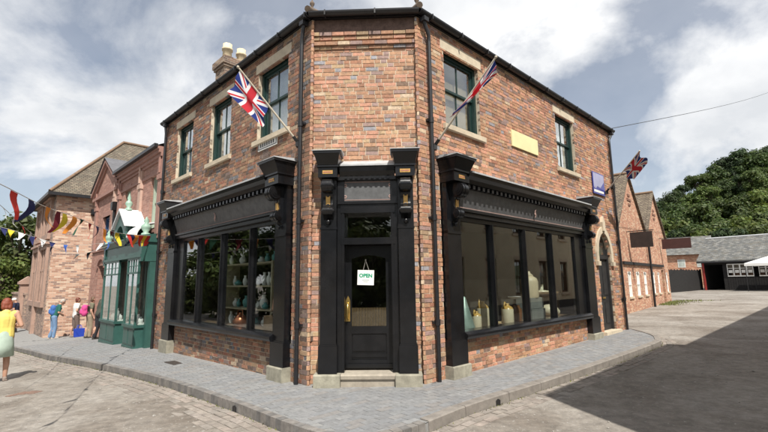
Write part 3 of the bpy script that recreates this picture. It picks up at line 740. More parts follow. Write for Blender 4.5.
sfR = shopfront(FRr, .5, .44, 6.9, .55, [2.03, 3.31, 4.57, 5.9], 0, 0)
sfL = shopfront(FL, .49, .42, 6.3, .5, [1.9, 3.19, 4.42, 5.4], 0, 0)
for fr, sf, uu in ((FRr, sfR, 3.7), (FL, sfL, 3.4)):     # small painted motif in the middle of each fascia
    m = MB(fr); m.tube([(uu, .13, 3.02), (uu+.03, .14, 3.08), (uu-.03, .15, 3.15), (uu+.02, .155, 3.2)], .012, 6); m.ball((uu, .14, 3.1), (.035, .012, .05), 8, 6); m.build('fascia_motif', m_pink, sf)

# canted doorcase -------------------------------------------------------
CX = .04
m = MB(FC)
m.box((CX-.45, -.3, 2.25), (CX+.46, .05, 2.36)); m.box((CX-.45, -.3, 2.78), (CX+.46, .06, 2.98)); m.box((CX-.52, -.1, 3.34), (CX+.53, .1, 3.4)); m.box((CX-.50, -.1, 2.93), (CX+.51, .085, 2.965))
for s_ in (-1, 1): 
    a, b2 = sorted((CX+s_*.39, CX+s_*.51)); m.box((a, -.3, .2), (b2, .04, 3.4)); 
    a, b2 = sorted((CX+s_*.40, CX+s_*.43)); m.box((a, -.25, .24), (b2, .055, 2.78))
m.box((CX-.41, -.3, 3.4), (CX+.42, -.05, 3.56))
dcs = m.build('doorcase', m_black, shop)
for s_ in (-1, 1):
    c = CX+s_*.645; a, b2 = c-.15, c+.15
    m = MB(FC); m.box((a+.02, -.1, .62), (b2-.02, .12, 3.45)); m.box((a, -.1, .2), (b2, .145, .62)); m.box((a+.01, -.1, .62), (b2-.01, .132, .645)); m.box((a+.01, 0, 2.5), (b2-.01, .13, 2.53)); m.build('pilaster', m_black, dcs)
    m = MB(FC); m.prism([(-.1, -.05), (.2, -.05), (.2, .175), (.185, .195), (-.1, .195)], 0, c-.215, c+.205); m.build('plinth_block', m_grstone, dcs)
    console(FC, c-.1, c+.1, 3.36, dcs, .12, .85); capbox(FC, c-.21, c+.21, 3.36, 3.79, .38, dcs)
m = MB(FC); m.box((CX-.47, -.05, 2.98), (CX+.48, .03, 3.34)); m.build('name_board', mat('chalky_name_board', (.085, .087, .09), .6, .3, 12), dcs)
m = MB(FC)
for a, b2 in (((CX-.44, 3.0), (CX-.43, 3.32)), ((CX+.44, 3.0), (CX+.45, 3.32)), ((CX-.43, 3.0), (CX+.44, 3.01)), ((CX-.43, 3.31), (CX+.44, 3.32))): m.box((a[0], .03, a[1]), (b2[0], .036, b2[1]))
m.build('lining', m_pink, dcs)
for sx in (-1, 1):
    for sz in (3.06, 3.26):
        m = MB(FC)
        for k in range(6):
            t_ = k*math.pi/3; m.ball((CX+.005+sx*.385+.022*math.cos(t_), .033, sz+.022*math.sin(t_)), (.013, .004, .013), 6, 4)
        m.build('rosette', m_pink, dcs)
m = MB(FC); m.prism([(-.09, 3.70), (-.08, 3.72), (.17, 3.6), (.17, 3.57), (-.09, 3.57)], 0, CX-.46, CX+.47); m.build('lead_flashing', m_lead, dcs)
m = MB(FC); m.prism([(-.09, 3.4), (.1, 3.4), (.15, 3.48), (.16, 3.57), (-.09, 3.57)], 0, CX-.46, CX+.47); m.build('cornice', m_black, dcs)
for k in range(9):
    m = MB(FC); u = CX-.36+k*.09; m.box((u-.022, .09, 3.355), (u+.022, .125, 3.395)); m.build('dentil', m_black, dcs)
m = MB(FC); m.box((CX-.40, -.205, 2.36), (CX+.40, -.197, 2.78)); m.build('fanlight_pane', m_glass, dcs)
m = MB(FC); m.prism([(-.35, -.05), (.13, -.05), (.13, .10), (.16, .12), (.165, .17), (.15, .19), (-.35, .2)], 0, CX-.435, CX+.445); m.build('door_step', mat('worn_step_stone', (.36, .32, .26), .9, .25, 8, .3, 40, dirt=.4), dcs)
# the door
m = MB(FC); d0, d1 = -.2, -.15
m.box((CX-.40, d0, .22), (CX-.29, d1, 2.24)); m.box((CX+.29, d0, .22), (CX+.40, d1, 2.24)); m.box((CX-.29, d0, 2.08), (CX+.29, d1, 2.24)); m.box((CX-.29, d0, .78), (CX+.29, d1, .9)); m.box((CX-.29, d0, .22), (CX+.29, d1, .36))
m.box((CX-.29, d0, .36), (CX+.29, d1-.03, .78)); m.box((CX-.27, d1-.03, .50), (CX+.27, d1-.012, .76)); m.box((CX-.29, d1-.03, .40), (CX+.29, d1-.012, .46))
n_ = 10
for i in range(n_):
    a = CX-.29+.58*i/n_; b2 = CX-.29+.58*(i+1)/n_; z_ = lambda x: 2.02+.06*math.sin(math.pi*(x-CX+.29)/.58)
    m.prism([(a, z_(a)), (b2, z_(b2)), (b2, 2.08), (a, 2.08)], 1, d0, d1)
m.box((CX-.38, d1, .24), (CX+.38, d1+.025, .30))
door = m.build('door', m_black, shop)
m = MB(FC); m.box((CX-.29, -.178, .9), (CX+.29, -.172, 2.08)); m.build('pane', m_glass, door)
m = MB(FC); m.prism([(CX-.385, .98), (CX-.315, .98), (CX-.315, 1.32), (CX-.33, 1.36), (CX-.35, 1.40), (CX-.37, 1.36), (CX-.385, 1.32)], 1, d1, d1+.012)
m.tube([(CX-.35, d1+.01, 1.28), (CX-.35, d1+.07, 1.26), (CX-.35, d1+.07, 1.04), (CX-.35, d1+.01, 1.02)], .014, 8); m.build('door_handle', m_brass, door)
m = MB(FC)
for k in range(22): m.box((CX-.285+k*.0265, -.165, .9), (CX-.275+k*.0265, -.16, 1.2))
m.build('window_guard', mat('dull_brass_guard', (.18, .13, .06), .4, .2, 9, metal=.6), door)
# hanging open sign
def text_mesh(txt, size, mbt, place, ext=.002):
    cu = bpy.data.curves.new('t', 'FONT'); cu.body = txt; cu.size = size; cu.align_x = 'CENTER'; cu.align_y = 'CENTER'; cu.extrude = ext/2; cu.offset = size*.045; cu.resolution_u = 3
    ob = bpy.data.objects.new('t', cu); COL.objects.link(ob); dg = bpy.context.evaluated_depsgraph_get(); me = bpy.data.meshes.new_from_object(ob.evaluated_get(dg))
    mbt.add([tuple(place(v.co.x, v.co.y, v.co.z)) for v in me.vertices], [tuple(p.vertices) for p in me.polygons])
    bpy.data.objects.remove(ob); bpy.data.curves.remove(cu); bpy.data.meshes.remove(me)
sc_ = V((CX-.05, 1.70)); th = R_(-2)
osg = thing('open_sign', FC(sc_.x, -.14, 1.57), 'square white card sign reading OPEN hung on the shop door by a cord', 'sign')
def op(x, y, z): return (sc_.x+x*math.cos(th)-y*math.sin(th), -.142+z, sc_.y+x*math.sin(th)+y*math.cos(th))
m = MB(lambda x, y, z: FC(*op(x, z, y))); m.box((-.14, 0, -.125), (.14, .006, .125)); m.build('card', m_white, osg)
m_ogreen = mat('green_print', (.0, .3, .16), .6, .05)
m = MB(FC); text_mesh('OPEN', .086, m, lambda x, y, z: op(x, y+.03, .0075+z)); m.build('open_lettering', m_ogreen, osg)
m = MB(FC); 
for k, w in enumerate((.12, .08)): m.add([op(-w/2, -.035-.03*k, .0075), op(w/2, -.035-.03*k, .0075), op(w/2, -.047-.03*k, .0075), op(-w/2, -.047-.03*k, .0075)], [(0, 1, 2, 3)])
m.build('small_print', mat('grey_print', (.45, .5, .47), .7), osg)
m = MB(FC); m.tube([op(-.045, .125, .003), (sc_.x-.0, -.14, 1.99), op(.05, .125, .003)], .004, 6); m.ball((sc_.x, -.14, 1.995), .014, 8, 6); m.build('cord', mat('twine', (.35, .33, .3), .9), osg)

# side-street door ------------------------------------------------------
m = MB(FRr); pts = [(DC-DHW, .1)]+[(DC-DHW+2*DHW*i/20, arch_top(DC-DHW+2*DHW*i/20)) for i in range(21)]+[(DC+DHW, .1)]
m.prism(pts, 1, -.15, -.11)
for (x0, x1, z0, z1) in ((-.33, -.05, .35, .95), (.05, .33, .35, .95), (-.33, -.05, 1.15, 2.0), (.05, .33, 1.15, 2.0)):
    m.box((DC+x0, -.11, z0), (DC+x1, -.095, z1)); 
m.box((DC-DHW, -.11, 2.2), (DC+DHW, -.06, 2.3)); m.box((DC-DHW, -.14, .1), (DC-DHW+.07, -.05, 2.5)); m.box((DC+DHW-.07, -.14, .1), (DC+DHW, -.05, 2.5))
sd = m.build('door', m_blackrough, shop)
m = MB(FRr); m.prism([(DC+(x-DC)*.82, 2.33 if z < 2.36 else 2.3+(z-2.3)*.88) for x, z in pts[1:-1]], 1, -.109, -.102); m.build('fanlight_pane', m_glass, sd)
m = MB(FRr); m.box((DC-.1, -.095, 1.05), (DC+.1, -.085, 1.1)); m.ball((DC-.33, -.07, 1.08), .03, 8, 6); m.build('letter_plate', m_brass, sd)
m = MB(FRr); m.box((DC-.62, -.3, -.1), (DC+.6, .12, .16)); m.build('door_step', m_stone, sd)
m = MB(FRr); inn = [(DC-DHW, 2.1)]+pts[1:-1]+[(DC+DHW, 2.1)]
def outp(i):
    x, z = inn[i]; t_ = (x-DC)/DHW; return (DC+(x-DC)*1.36, z if i in (0, len(inn)-1) else z+.02+.16*(1-abs(t_)**2))
for i in range(len(inn)-1):
    a, b2, c, d = inn[i], inn[i+1], outp(i+1), outp(i)
    m.prism([a, b2, c, d], 1, -.22, .05)
m.prism([(DC-.08, arch_top(DC)+.05), (DC-.1, 3.28), (DC, 3.46), (DC+.1, 3.28), (DC+.08, arch_top(DC)+.05)], 1, 0, .085)
for s_ in (-1, 1): a, b2 = sorted((DC+s_*DHW, DC+s_*(DHW+.19))); m.box((a, -.02, 2.0), (b2, .085, 2.12))
m.build('stone_arch', m_stone, sd)

# interior of the shop ----------------------------------------------------
fp = [FL(6.25, -.26, 0), FL(.35, -.26, 0), FC(-.5, -.35, 0), FC(.58, -.35, 0), FRr(.35, -.26, 0), FRr(6.85, -.26, 0), FRr(6.85, -2.9, 0), V((0, 4.3, 0)), FL(6.25, -2.9, 0)]
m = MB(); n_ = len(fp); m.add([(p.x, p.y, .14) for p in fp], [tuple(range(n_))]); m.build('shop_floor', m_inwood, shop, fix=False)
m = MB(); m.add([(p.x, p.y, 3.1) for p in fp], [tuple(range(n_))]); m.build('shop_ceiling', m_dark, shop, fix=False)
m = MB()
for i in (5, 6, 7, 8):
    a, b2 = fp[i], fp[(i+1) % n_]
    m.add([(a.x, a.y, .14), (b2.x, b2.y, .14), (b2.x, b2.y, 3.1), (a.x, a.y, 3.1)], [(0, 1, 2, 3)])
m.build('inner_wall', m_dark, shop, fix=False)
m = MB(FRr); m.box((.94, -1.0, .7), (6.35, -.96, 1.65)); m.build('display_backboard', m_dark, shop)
# ================================================================== terrace of red brick with green shopfront
m_redbk = brickmat('smooth_red_brick', [(.38, .195, .15), (.34, .17, .13), (.42, .23, .18), (.31, .16, .125)], (.38, .29, .24), mo=.005, var=.14)
m_terr = mat('pink_terracotta', (.34, .19, .155), .85, .14, 6)
m_pale = mat('pale_moulding', (.52, .36, .29), .85, .12, 6)
m_sage = mat('sage_window_paint', (.36, .42, .34), .55, .1, 5)
m_bluep = mat('blue_door_paint', (.03, .07, .16), .5, .15, 5)
ter = thing('brick_terrace', FL(11.4, -3, -.3), 'smooth red brick terrace building with moulded cornice above the green shopfront', 'building')
hT = [(7.78, 8.5, 3.3, 5.0), (10.65, 11.35, 3.4, 5.0), (13.25, 14.25, 3.2, 4.35), (13.35, 14.35, -.6, 2.4)]
m = MB(FL); wall_mesh(m, 7.43, 15.6, -.8, 5.45, hT); m.box((15.36, -7, -.8), (15.6, -.24, 5.4)); m.box((7.43, -7, -.8), (15.6, -6.8, 5.4)); tw = m.build('wall', m_redbk, ter)
for k, (z0, z1, pr) in enumerate(((5.36, 5.45, .05), (5.45, 5.56, .1), (5.56, 5.66, .16), (5.66, 5.74, .2), (4.98, 5.06, .04), (2.98, 3.1, .05))):
    m = MB(FL); m.box((7.43, -.2, z0), (12.3 if z0 > 4.9 else 15.6, pr, z1)); m.build('cornice_band', m_terr, ter)
for u in (7.55, 9.45, 11.9, 12.5, 15.35):
    m = MB(FL); m.box((u-.13, 0, 3.1), (u+.13, .07, 5.36)); m.box((u-.16, 0, 4.75), (u+.16, .1, 4.9)); m.box((u-.045, .07, 4.95), (u+.045, .11, 5.5)); m.build('pilaster_strip', m_pale if u in (9.45, 12.5) else m_terr, ter)
m = MB(FL); m.prism([(12.15, 5.3), (15.9, 5.3), (15.9, 5.45), (14.1, 6.55), (13.95, 6.55), (12.15, 5.45)], 1, -.24, .02); gb = m.build('gable', m_redbk, ter)
for a, b2 in (((12.0, 5.4), (14.02, 6.62)), ((16.05, 5.4), (14.02, 6.62))):
    m = MB(FL); dx, dz = b2[0]-a[0], b2[1]-a[1]; L_ = math.hypot(dx, dz); nx_, nz_ = -dz/L_*(.1 if dx > 0 else -.1), abs(dx)/L_*.1
    for off, pr in ((0, .16), (-1.15, .09)): m.prism([(a[0]+nx_*off, a[1]+nz_*off), (b2[0]+nx_*off, b2[1]+nz_*off), (b2[0]+nx_*(off+1), b2[1]+nz_*(off+1)), (a[0]+nx_*(off+1), a[1]+nz_*(off+1))], 1, -.24, pr)
    m.build('raking_cornice', m_terr, gb)
m = MB(FL); m.box((12.1, 0, 5.2), (15.9, .12, 5.32)); m.build('cornice_band', m_terr, ter)
m = MB(FL); m.add([(7.43, .22, 5.76), (12.5, .22, 5.76), (12.5, -3.4, 7.6), (7.43, -3.4, 7.6), (12.5, -7, 5.6), (7.43, -7, 5.6)], [(0, 1, 2, 3), (3, 2, 4, 5)])
m.add([(11.95, .2, 5.6), (14.02, .2, 6.82), (14.02, -7, 6.82), (11.95, -7, 5.6), (16.1, .2, 5.6), (16.1, -7, 5.6)], [(0, 1, 2, 3), (1, 4, 5, 2)]); m.build('roof', m_slate, ter, fix=False)
m = MB(FL); m.box((7.43, .2, 5.7), (12.1, .3, 5.8)); m.build('gutter', m_iron, ter)
sash(FL, 7.78, 8.5, 3.3, 5.0, ter, 'net', m_sage, (.05, .16), True, .1, m_terr); sash(FL, 10.65, 11.35, 3.4, 5.0, ter, 'net', m_sage, (.05, .16), True, .1, m_terr)
sash(FL, 13.25, 14.25, 3.2, 4.35, ter, 'net', m_bluep, (.08, .18), True, .12, m_terr)
m = MB(FL); m.box((13.35, -.35, -.6), (14.35, -.3, 2.4)); m.box((13.45, -.3, .1), (13.8, -.28, 1.9)); m.box((13.9, -.3, .1), (14.25, -.28, 1.9)); m.build('door', m_bluep, ter)
m = MB(FL)
for i in range(10):
    a0, a1 = math.pi*i/10, math.pi*(i+1)/10; c = lambda a, r_: (13.85+r_*math.cos(a), 2.3+r_*.7*math.sin(a))
    m.prism([c(a0, .5), c(a1, .5), c(a1, .72), c(a0, .72)], 1, -.2, .06)
m.build('door_arch', m_terr, ter)
m = MB(FL); m.tube([(12.25, .09, 4.4), (12.25, .09, -.35)], .045, 8); m.prism([(12.1, 4.7), (12.4, 4.7), (12.34, 4.4), (12.16, 4.4)], 1, .0, .2); m.build('downpipe', m_iron, ter)

# green shopfront ----------------------------------------------------------
gs = m = MB(FL); m.box((7.56, 0, 2.42), (11.8, .42, 2.5)); m.box((7.56, 0, 2.5), (11.8, .36, 2.86)); m.prism([(0, 2.86), (.4, 2.86), (.46, 2.95), (.5, 3.0), (.5, 3.04), (0, 3.12)], 0, 7.5, 11.86)
gsf = m.build('green_shopfront', m_shopgreen, ter)
for ua, ub in ((7.74, 8.85), (9.75, 11.58)):                 # two display bays
    zb = G(FL(ua, 0, 0).x)-.1
    m = MB(FL); m.box((ua, 0, zb), (ub, .40, zb+.12)); m.box((ua+.02, 0, zb+.12), (ub-.02, .38, .42)); m.box((ua-.02, 0, .42), (ub+.02, .43, .5)); m.build('stall_riser', m_shopgreen, gsf)
    w = (ub-ua-.12)/2
    for k in range(2): m = MB(FL); m.box((ua+.07+k*(w+.02), .38, zb+.18), (ua+.03+w+k*(w+.02), .392, .36)); m.build('riser_panel', m_shopgreen, gsf)
    m = MB(FL)
    for u in (ua+.03, ub-.03): m.box((u-.03, .34, .5), (u+.03, .40, 2.42)); m.box((u-.03, .0, .5), (u+.03, .06, 2.42))
    m.box((ua, .34, 1.95), (ub, .40, 2.0)); m.box((ua, .34, 2.36), (ub, .4, 2.42)); m.box(((ua+ub)/2-.02, .35, .5), ((ua+ub)/2+.02, .39, 2.42))
    for k in range(5): u = ua+.1+(ub-ua-.2)*k/4; m.box((u-.01, .36, 2.0), (u+.01, .385, 2.36))
    m.box((ua, .36, 2.17), (ub, .385, 2.19)); m.build('bay_frame', m_shopgreen, gsf)
    m = MB(FL); m.box((ua+.06, .368, .5), (ub-.06, .372, 1.95)); m.build('pane', m_glass, gsf)
    m = MB(FL); m.box((ua+.06, .368, 2.0), (ub-.06, .372, 2.36)); m.build('toplight_pane', m_glass, gsf)
    for u in (ua+.02, ub-.024): m = MB(FL); m.box((u, .06, .5), (u+.004, .34, 2.36)); m.build('side_pane', m_glass, gsf)
    m = MB(FL); m.box((ua+.03, .004, .5), (ub-.03, .02, 2.4)); m.build('dark_interior_sheet', m_dark, gsf)  # dark sheet stands in for the shaded interior behind the glass
    m = MB(FL); m.box((ua+.05, .02, .5), (ub-.05, .33, .53)); m.build('display_ledge', m_white, gsf)
m = MB(FL); m.box((8.85, -.06, -.3), (9.75, -.02, 2.42)); m.box((9.0, -.02, 0.0), (9.6, .0, .8)); m.build('shop_door', m_shopgreen, gsf)
m = MB(FL); m.box((9.0, -.02, .95), (9.6, -.01, 2.1)); m.build('door_pane', m_glass, gsf)
for u in (7.64, 11.72):
    m = MB(FL); m.box((u-.08, 0, -.3), (u+.08, .16, 2.42)); m.box((u-.09, 0, 2.3), (u+.09, .4, 3.05)); m.build('pilaster', m_shopgreen, gsf)
    m = MB(FL)
    p = FL(u, .3, 3.05); m = MB(); m.lathe([(.12, 0), (.12, .05), (.06, .09), (.13, .2), (.13, .28), (.05, .36), (.08, .42), (.0, .56)], tuple(p), 12); m.build('urn_finial', m_palegreen, gsf)
# arched hood with lead roof over the shop door, and its finial
hu0, hu1, hz = 8.75, 10.0, 3.05; um = (hu0+hu1)/2
m = MB(FL); n_ = 10; inn = [(um+.42*math.cos(math.pi*i/n_), hz+.42*math.sin(math.pi*i/n_)) for i in range(n_+1)]
top = [(hu1, hz), (hu1, hz+.4), (um, hz+.95), (hu0, hz+.4), (hu0, hz)]
m.prism([(hu1, hz)]+[(hu1, hz+.35), (um, hz+.85), (hu0, hz+.35), (hu0, hz)]+inn[::-1], 1, .3, .55)
m.box((hu0, 0, hz), (hu0+.1, .5, hz+.35)); m.box((hu1-.1, 0, hz), (hu1, .5, hz+.35)); hood = m.build('door_hood', m_shopgreen, gsf)
m_wlead = mat('white_lead_sheet', (.72, .74, .75), .5, .08, 6)
m = MB(FL)
for a, b2 in (((hu0-.1, hz+.36), (um, hz+.92)), ((hu1+.1, hz+.36), (um, hz+.92))): m.prism([a, b2, (b2[0], b2[1]+.06), (a[0], a[1]+.06)], 1, .0, .62)
m.build('hood_roof', m_wlead, gsf)
p = FL(um, .35, hz+.95); m = MB(); m.lathe([(.1, 0), (.1, .06), (.05, .1), (.11, .2), (.09, .27), (.04, .33), (.06, .4), (.0, .58)], tuple(p), 10); m.build('hood_finial', m_palegreen, gsf)
m = MB(FL)
for i in range(8):
    a0, a1 = math.pi/2*i/8, math.pi/2*(i+1)/8; f_ = lambda a: (.55*math.cos(a)-.02, 3.06+.42*math.sin(a)); a, b2 = f_(a0), f_(a1)
    m.prism([a, b2, (b2[0]-.03, b2[1]-.03), (a[0]-.03, a[1]-.03)], 0, 7.75, 8.72)
m.build('curved_lead_roof', m_wlead, gsf)
for u in (7.9, 8.1, 8.35, 8.6, 10.0, 10.35, 10.8, 11.3):
    r_ = random.Random(int(u*10)); p = FL(u, .2, .53); m = MB(); h_ = r_.uniform(.15, .35); m.lathe([(.05, 0), (.08, h_*.3), (.07, h_*.7), (.03, h_*.85), (.04, h_)], tuple(p), 8); cn = r_.choice(['white', 'grey', 'terracotta'])
    solo('display_ware', m, {'white': m_white, 'grey': m_net, 'terracotta': m_terra}[cn], cn+' pottery piece on the ledge of the green shop bay '+('beside the brick corner shop' if u < 9 else 'towards the terrace doorway'), 'pottery', 'pottery in the green shop window')

# ================================================================== hall with stone windows
m_hallbk = brickmat('pale_salmon_brick', [(.54, .33, .24), (.62, .42, .31), (.45, .26, .18), (.28, .18, .15), (.66, .50, .38), (.40, .22, .155), (.58, .36, .26)], (.55, .45, .36), bw=.24, bh=.08, mo=.008, var=.12)
m_hallrough = brickmat('mottled_side_brick', [(.36, .24, .19), (.28, .19, .16), (.42, .29, .22), (.22, .16, .14)], (.34, .28, .23), var=.2)
m_sand = mat('pink_sandstone', (.40, .27, .215), .9, .16, 3, .2, 30, dirt=.2)
m_tile = brickmat('mossy_clay_tile', [(.15, .122, .09), (.175, .142, .105), (.125, .104, .08), (.195, .165, .122), (.14, .124, .094)], (.07, .055, .04), bw=.17, bh=.11, mo=.012, var=.3, bumpd=.02)
FH = frame(FL(18.65, .98, 0), uL, nL)           # u along the street, out towards it
hall = thing('village_hall', FH(3.2, -6, -.68), 'pale brick hall with steep mossy tiled hip roof and sandstone windows', 'building')
HW2, HE, HD = 6.5, 6.0, 14
m = MB(FH); m.box((0, -HD, -1), (.3, 0, HE)); m.build('end_wall', m_hallbk, hall)
m = MB(FH); wall_mesh(m, .3, HW2, -1, HE, [(1.0, 2.7, .9, 3.4), (3.5, 5.2, .9, 3.4), (1.1, 2.6, 4.1, 5.6), (3.7, 5.2, 4.1, 5.6)], -.3); m.box((HW2-.3, -HD, -1), (HW2, -.3, HE)); m.box((.3, -HD, -1), (HW2-.3, -HD+.3, HE)); m.build('front_wall', m_hallrough, hall)
for (a, b2, z0, z1) in ((1.0, 2.7, .9, 3.4), (3.5, 5.2, .9, 3.4), (1.1, 2.6, 4.1, 5.6), (3.7, 5.2, 4.1, 5.6)):
    m = MB(FH); m.box((a-.2, -.2, z0-.25), (b2+.2, .12, z0)); m.box((a-.2, -.2, z0), (a, .1, z1+.2)); m.box((b2, -.2, z0), (b2+.2, .1, z1+.2)); m.box((a, -.2, z1), (b2, .1, z1+.2)); m.box((a-.3, 0, z1+.2), (b2+.3, .2, z1+.3))
    for k in (1, 2): u = a+(b2-a)*k/3; m.box((u-.07, -.18, z0), (u+.07, .04, z1))
    m.box((a, -.16, (z0+z1)/2+.2), (b2, .02, (z0+z1)/2+.3)); w = m.build('stone_window', m_sand, hall)
    m = MB(FH); m.box((a, -.24, z0), (b2, -.18, z1)); m.build('leaded_panel', m_sand, w)
m = MB(FH)
m.box((2.9, 0, -1), (3.3, .14, 3.6)); m.prism([(0, 3.6), (.14, 3.6), (0, 3.95)], 0, 2.9, 3.3)
m.build('buttress', m_sand, hall)
e = .35; ap = 3.25; rz_ = HE+3.9
m = MB(FH); vs = [(-e, e, HE-.1), (HW2+e, e, HE-.1), (HW2/2, -ap, rz_), (-e, -HD, HE-.1), (HW2+e, -HD, HE-.1), (HW2/2, -HD, rz_)]
m.add(vs, [(0, 1, 2), (0, 2, 5, 3), (1, 4, 5, 2)]); hr_ = m.build('roof', m_tile, hall, fix=False)
m = MB(FH); m.tube([(-e, e, HE-.05), (HW2/2, -ap, rz_+.05)], .07, 8); m.tube([(HW2+e, e, HE-.05), (HW2/2, -ap, rz_+.05)], .07, 8); m.tube([(HW2/2, -ap, rz_+.05), (HW2/2, -HD, rz_+.05)], .09, 8); m.build('ridge_tiles', mat('terracotta_ridge', (.2, .13, .085), .9, .25, 5), hr_)
m = MB(FH); m.box((-e-.06, -HD, HE-.22), (-e+.06, e+.06, HE-.08)); m.box((-e+.06, e-.06, HE-.22), (HW2+e, e+.06, HE-.08)); m.box((-e+.05, -HD, HE-.12), (0, e, HE-.1)); m.box((0, .0, HE-.12), (HW2, e, HE-.1)); m.build('gutter', m_iron, hall)
m = MB(FH); m.box((-.2, -1.6, 5.05), (0, -1.35, 5.3)); m.box((-.16, -1.52, 4.98), (-.02, -1.43, 5.05)); m.build('floodlight', m_iron, hall)
# garden wall beyond the hall
m = MB(FH); m.box((6.6, -.2, -1), (16, .1, 1.15)); m.box((6.6, -.25, 1.15), (16, .15, 1.27)); gw = m
gwl = solo('garden_wall', m, m_hallrough, 'low weathered brick garden wall beyond the hall under the tree', 'wall')
m = MB(FH); m.box((7.2, -.35, -1), (7.85, .3, 1.75)); m.box((7.12, -.43, 1.75), (7.93, .38, 1.9)); m.prism([(-.4, 1.9), (.35, 1.9), (-.02, 2.2)], 0, 7.15, 7.9)
solo('gate_pier', m, m_sand, 'square stone gate pier with pointed cap in the garden wall', 'pier')

# ================================================================== gabled workshops along the side street
m_orbk = brickmat('orange_brick', [(.47, .22, .13), (.42, .18, .11), (.52, .28, .17), (.36, .16, .1), (.55, .36, .24)], (.42, .32, .24), var=.2)
g0, g1 = V((11.19, 13.43, 0)), V((18.35, 21.78, 0)); uG = (g1-g0).normalized(); nG = V((uG.y, -uG.x, 0))
FG = frame(g0, uG, nG)
m_gtile = brickmat('brown_gable_tile', [(.16, .125, .09), (.19, .15, .105), (.13, .1, .075), (.21, .17, .12)], (.06, .05, .04), bw=.17, bh=.11, mo=.012, var=.25, bumpd=.02)
wins = [(.45, 1.1), (2.1, 2.8), (3.75, 4.4), (5.95, 6.5), (7.35, 7.85), (9.95, 10.4)]
doors = [(8.55, 9.3)]
for gi, (a, b2, za, lab) in enumerate(((-.85, 5.13, 7.0, 'orange brick gabled workshop next to the corner shop with a dark timber band'), (5.15, 10.95, 6.85, 'orange brick gabled workshop beside the yard gates with a small doorway'))):
    gb = thing('gabled_workshop', FG((a+b2)/2, -3, .1), lab, 'workshop', 'gabled workshops by the yard'); cu = (a+b2)/2
    hs_ = [(w0, w1, .75, 1.95) for w0, w1 in wins if a < w0 < b2]+[(w0, w1, -.3, 2.1) for w0, w1 in doors if a < w0 < b2]
    m = MB(FG); wall_mesh(m, a, b2, -.4, 4.0, hs_, -.3); m.prism([(a, 4.0), (b2, 4.0), (cu, za)], 1, -.3, 0); m.box((a, -9, -.4), (a+.3, -.3, 4.0)); m.box((b2-.3, -9, -.4), (b2, -.3, 4.0)); m.box((a+.3, -9, -.4), (b2-.3, -8.7, 4.0)); gw = m.build('wall', m_orbk, gb)
    m = MB(FG); m.add([(a-.02, .1, 4.0), (cu, .1, za+.06), (cu, -9, za+.06), (a-.02, -9, 4.0), (b2+.02, .1, 4.0), (b2+.02, -9, 4.0)], [(0, 1, 2, 3), (1, 4, 5, 2)]); rf = m.build('roof', m_gtile, gb, fix=False)
    m = MB(FG); m.tube([(cu, .1, za+.08), (cu, -9, za+.08)], .09, 8); m.build('ridge_tiles', mat('terracotta_ridge', (0, 0, 0)), rf)
    for s_ in (a, b2):
        m = MB(FG); d = (cu-s_); m.prism([(s_, 3.95), (cu, za-.02), (cu, za+.09), (s_-.05*(1 if d > 0 else -1), 4.03)], 1, -.05, .12); m.build('verge', m_gtile, rf)
    m = MB(FG)                                  # blind lozenge vent in the gable
    for k in range(4):
        t_ = k*math.pi/2; m.box((cu-.18+.18*math.cos(t_)-.06, -.02, za-1.35+.25*math.sin(t_)-.06), (cu-.18+.18*math.cos(t_)+.06+.3, .035, za-1.35+.25*math.sin(t_)+.06))
    m.build('gable_ornament', mat('dark_vent_brick', (.2, .1, .07), .9, .2, 8), gb)
    m = MB(FG); m.box((max(a, -.3), 0, 2.28), (min(b2, 9.1), .09, 2.42)); m.build('timber_band', m_timber, gb)
    for w0, w1 in wins:
        if not a < w0 < b2: continue
        m = MB(FG); n_ = 6; pts = [(w0+(w1-w0)*i/n_, 1.8+.15*math.sin(math.pi*i/n_)) for i in range(n_+1)]
        m.box((w0, -.07, .75), (w0+.05, -.015, 1.95)); m.box((w1-.05, -.07, .75), (w1, -.015, 1.95)); m.box((w0+.05, -.07, .75), (w1-.05, -.015, .8)); m.box((w0+.05, -.06, 1.3), (w1-.05, -.02, 1.35)); m.prism(pts+[(w1, 1.95), (w0, 1.95)], 1, -.07, -.005); m.box(((w0+w1)/2-.02, -.06, .8), ((w0+w1)/2+.02, -.02, 1.8)); wn = m.build('window', m_white, gb)
        m = MB(FG); m.box((w0+.05, -.1, .8), (w1-.05, -.075, 1.9)); m.build('blind', m_white, wn)
        m = MB(FG); m.box((w0-.08, -.05, .66), (w1+.08, .06, .745)); m.build('sill', m_stone, wn)
    for w0, w1 in doors:
        if not a < w0 < b2: continue
        m = MB(FG); m.box((w0, -.24, -.1), (w1, -.18, 2.1)); m.build('door', m_blackrough, gb)
    if gi == 0:
        m = MB(FG); m.tube([(5.13, .12, 3.9), (5.13, .12, -.05)], .06, 8); m.prism([(4.9, 4.15), (5.36, 4.15), (5.28, 3.8), (4.98, 3.8)], 1, .02, .28); m.build('downpipe', m_iron, gb)
# hanging signs on the workshops: they project from the wall
for (s_, z0, z1, w, mt, lab) in ((1.0, 3.1, 3.85, .95, m_rust, 'square dark projecting signboard on the workshop nearest the corner shop'), (8.9, 3.4, 4.02, 1.5, mat('oxblood_sign_plate', (.05, .016, .014), .7, .2, 4), 'long dark red projecting signboard on the workshop beside the gates')):
    sg = thing('hanging_sign', FG(s_, .2, z0), lab, 'sign'); m = MB(FG); m.box((s_-.03, .14, z0), (s_+.03, .14+w, z1)); bd = m.build('board', mt, sg)
    m = MB(FG); m.box((s_-.02, .0, z1+.03), (s_+.02, .2+w, z1+.07)); m.build('bracket_arm', m_iron, sg)
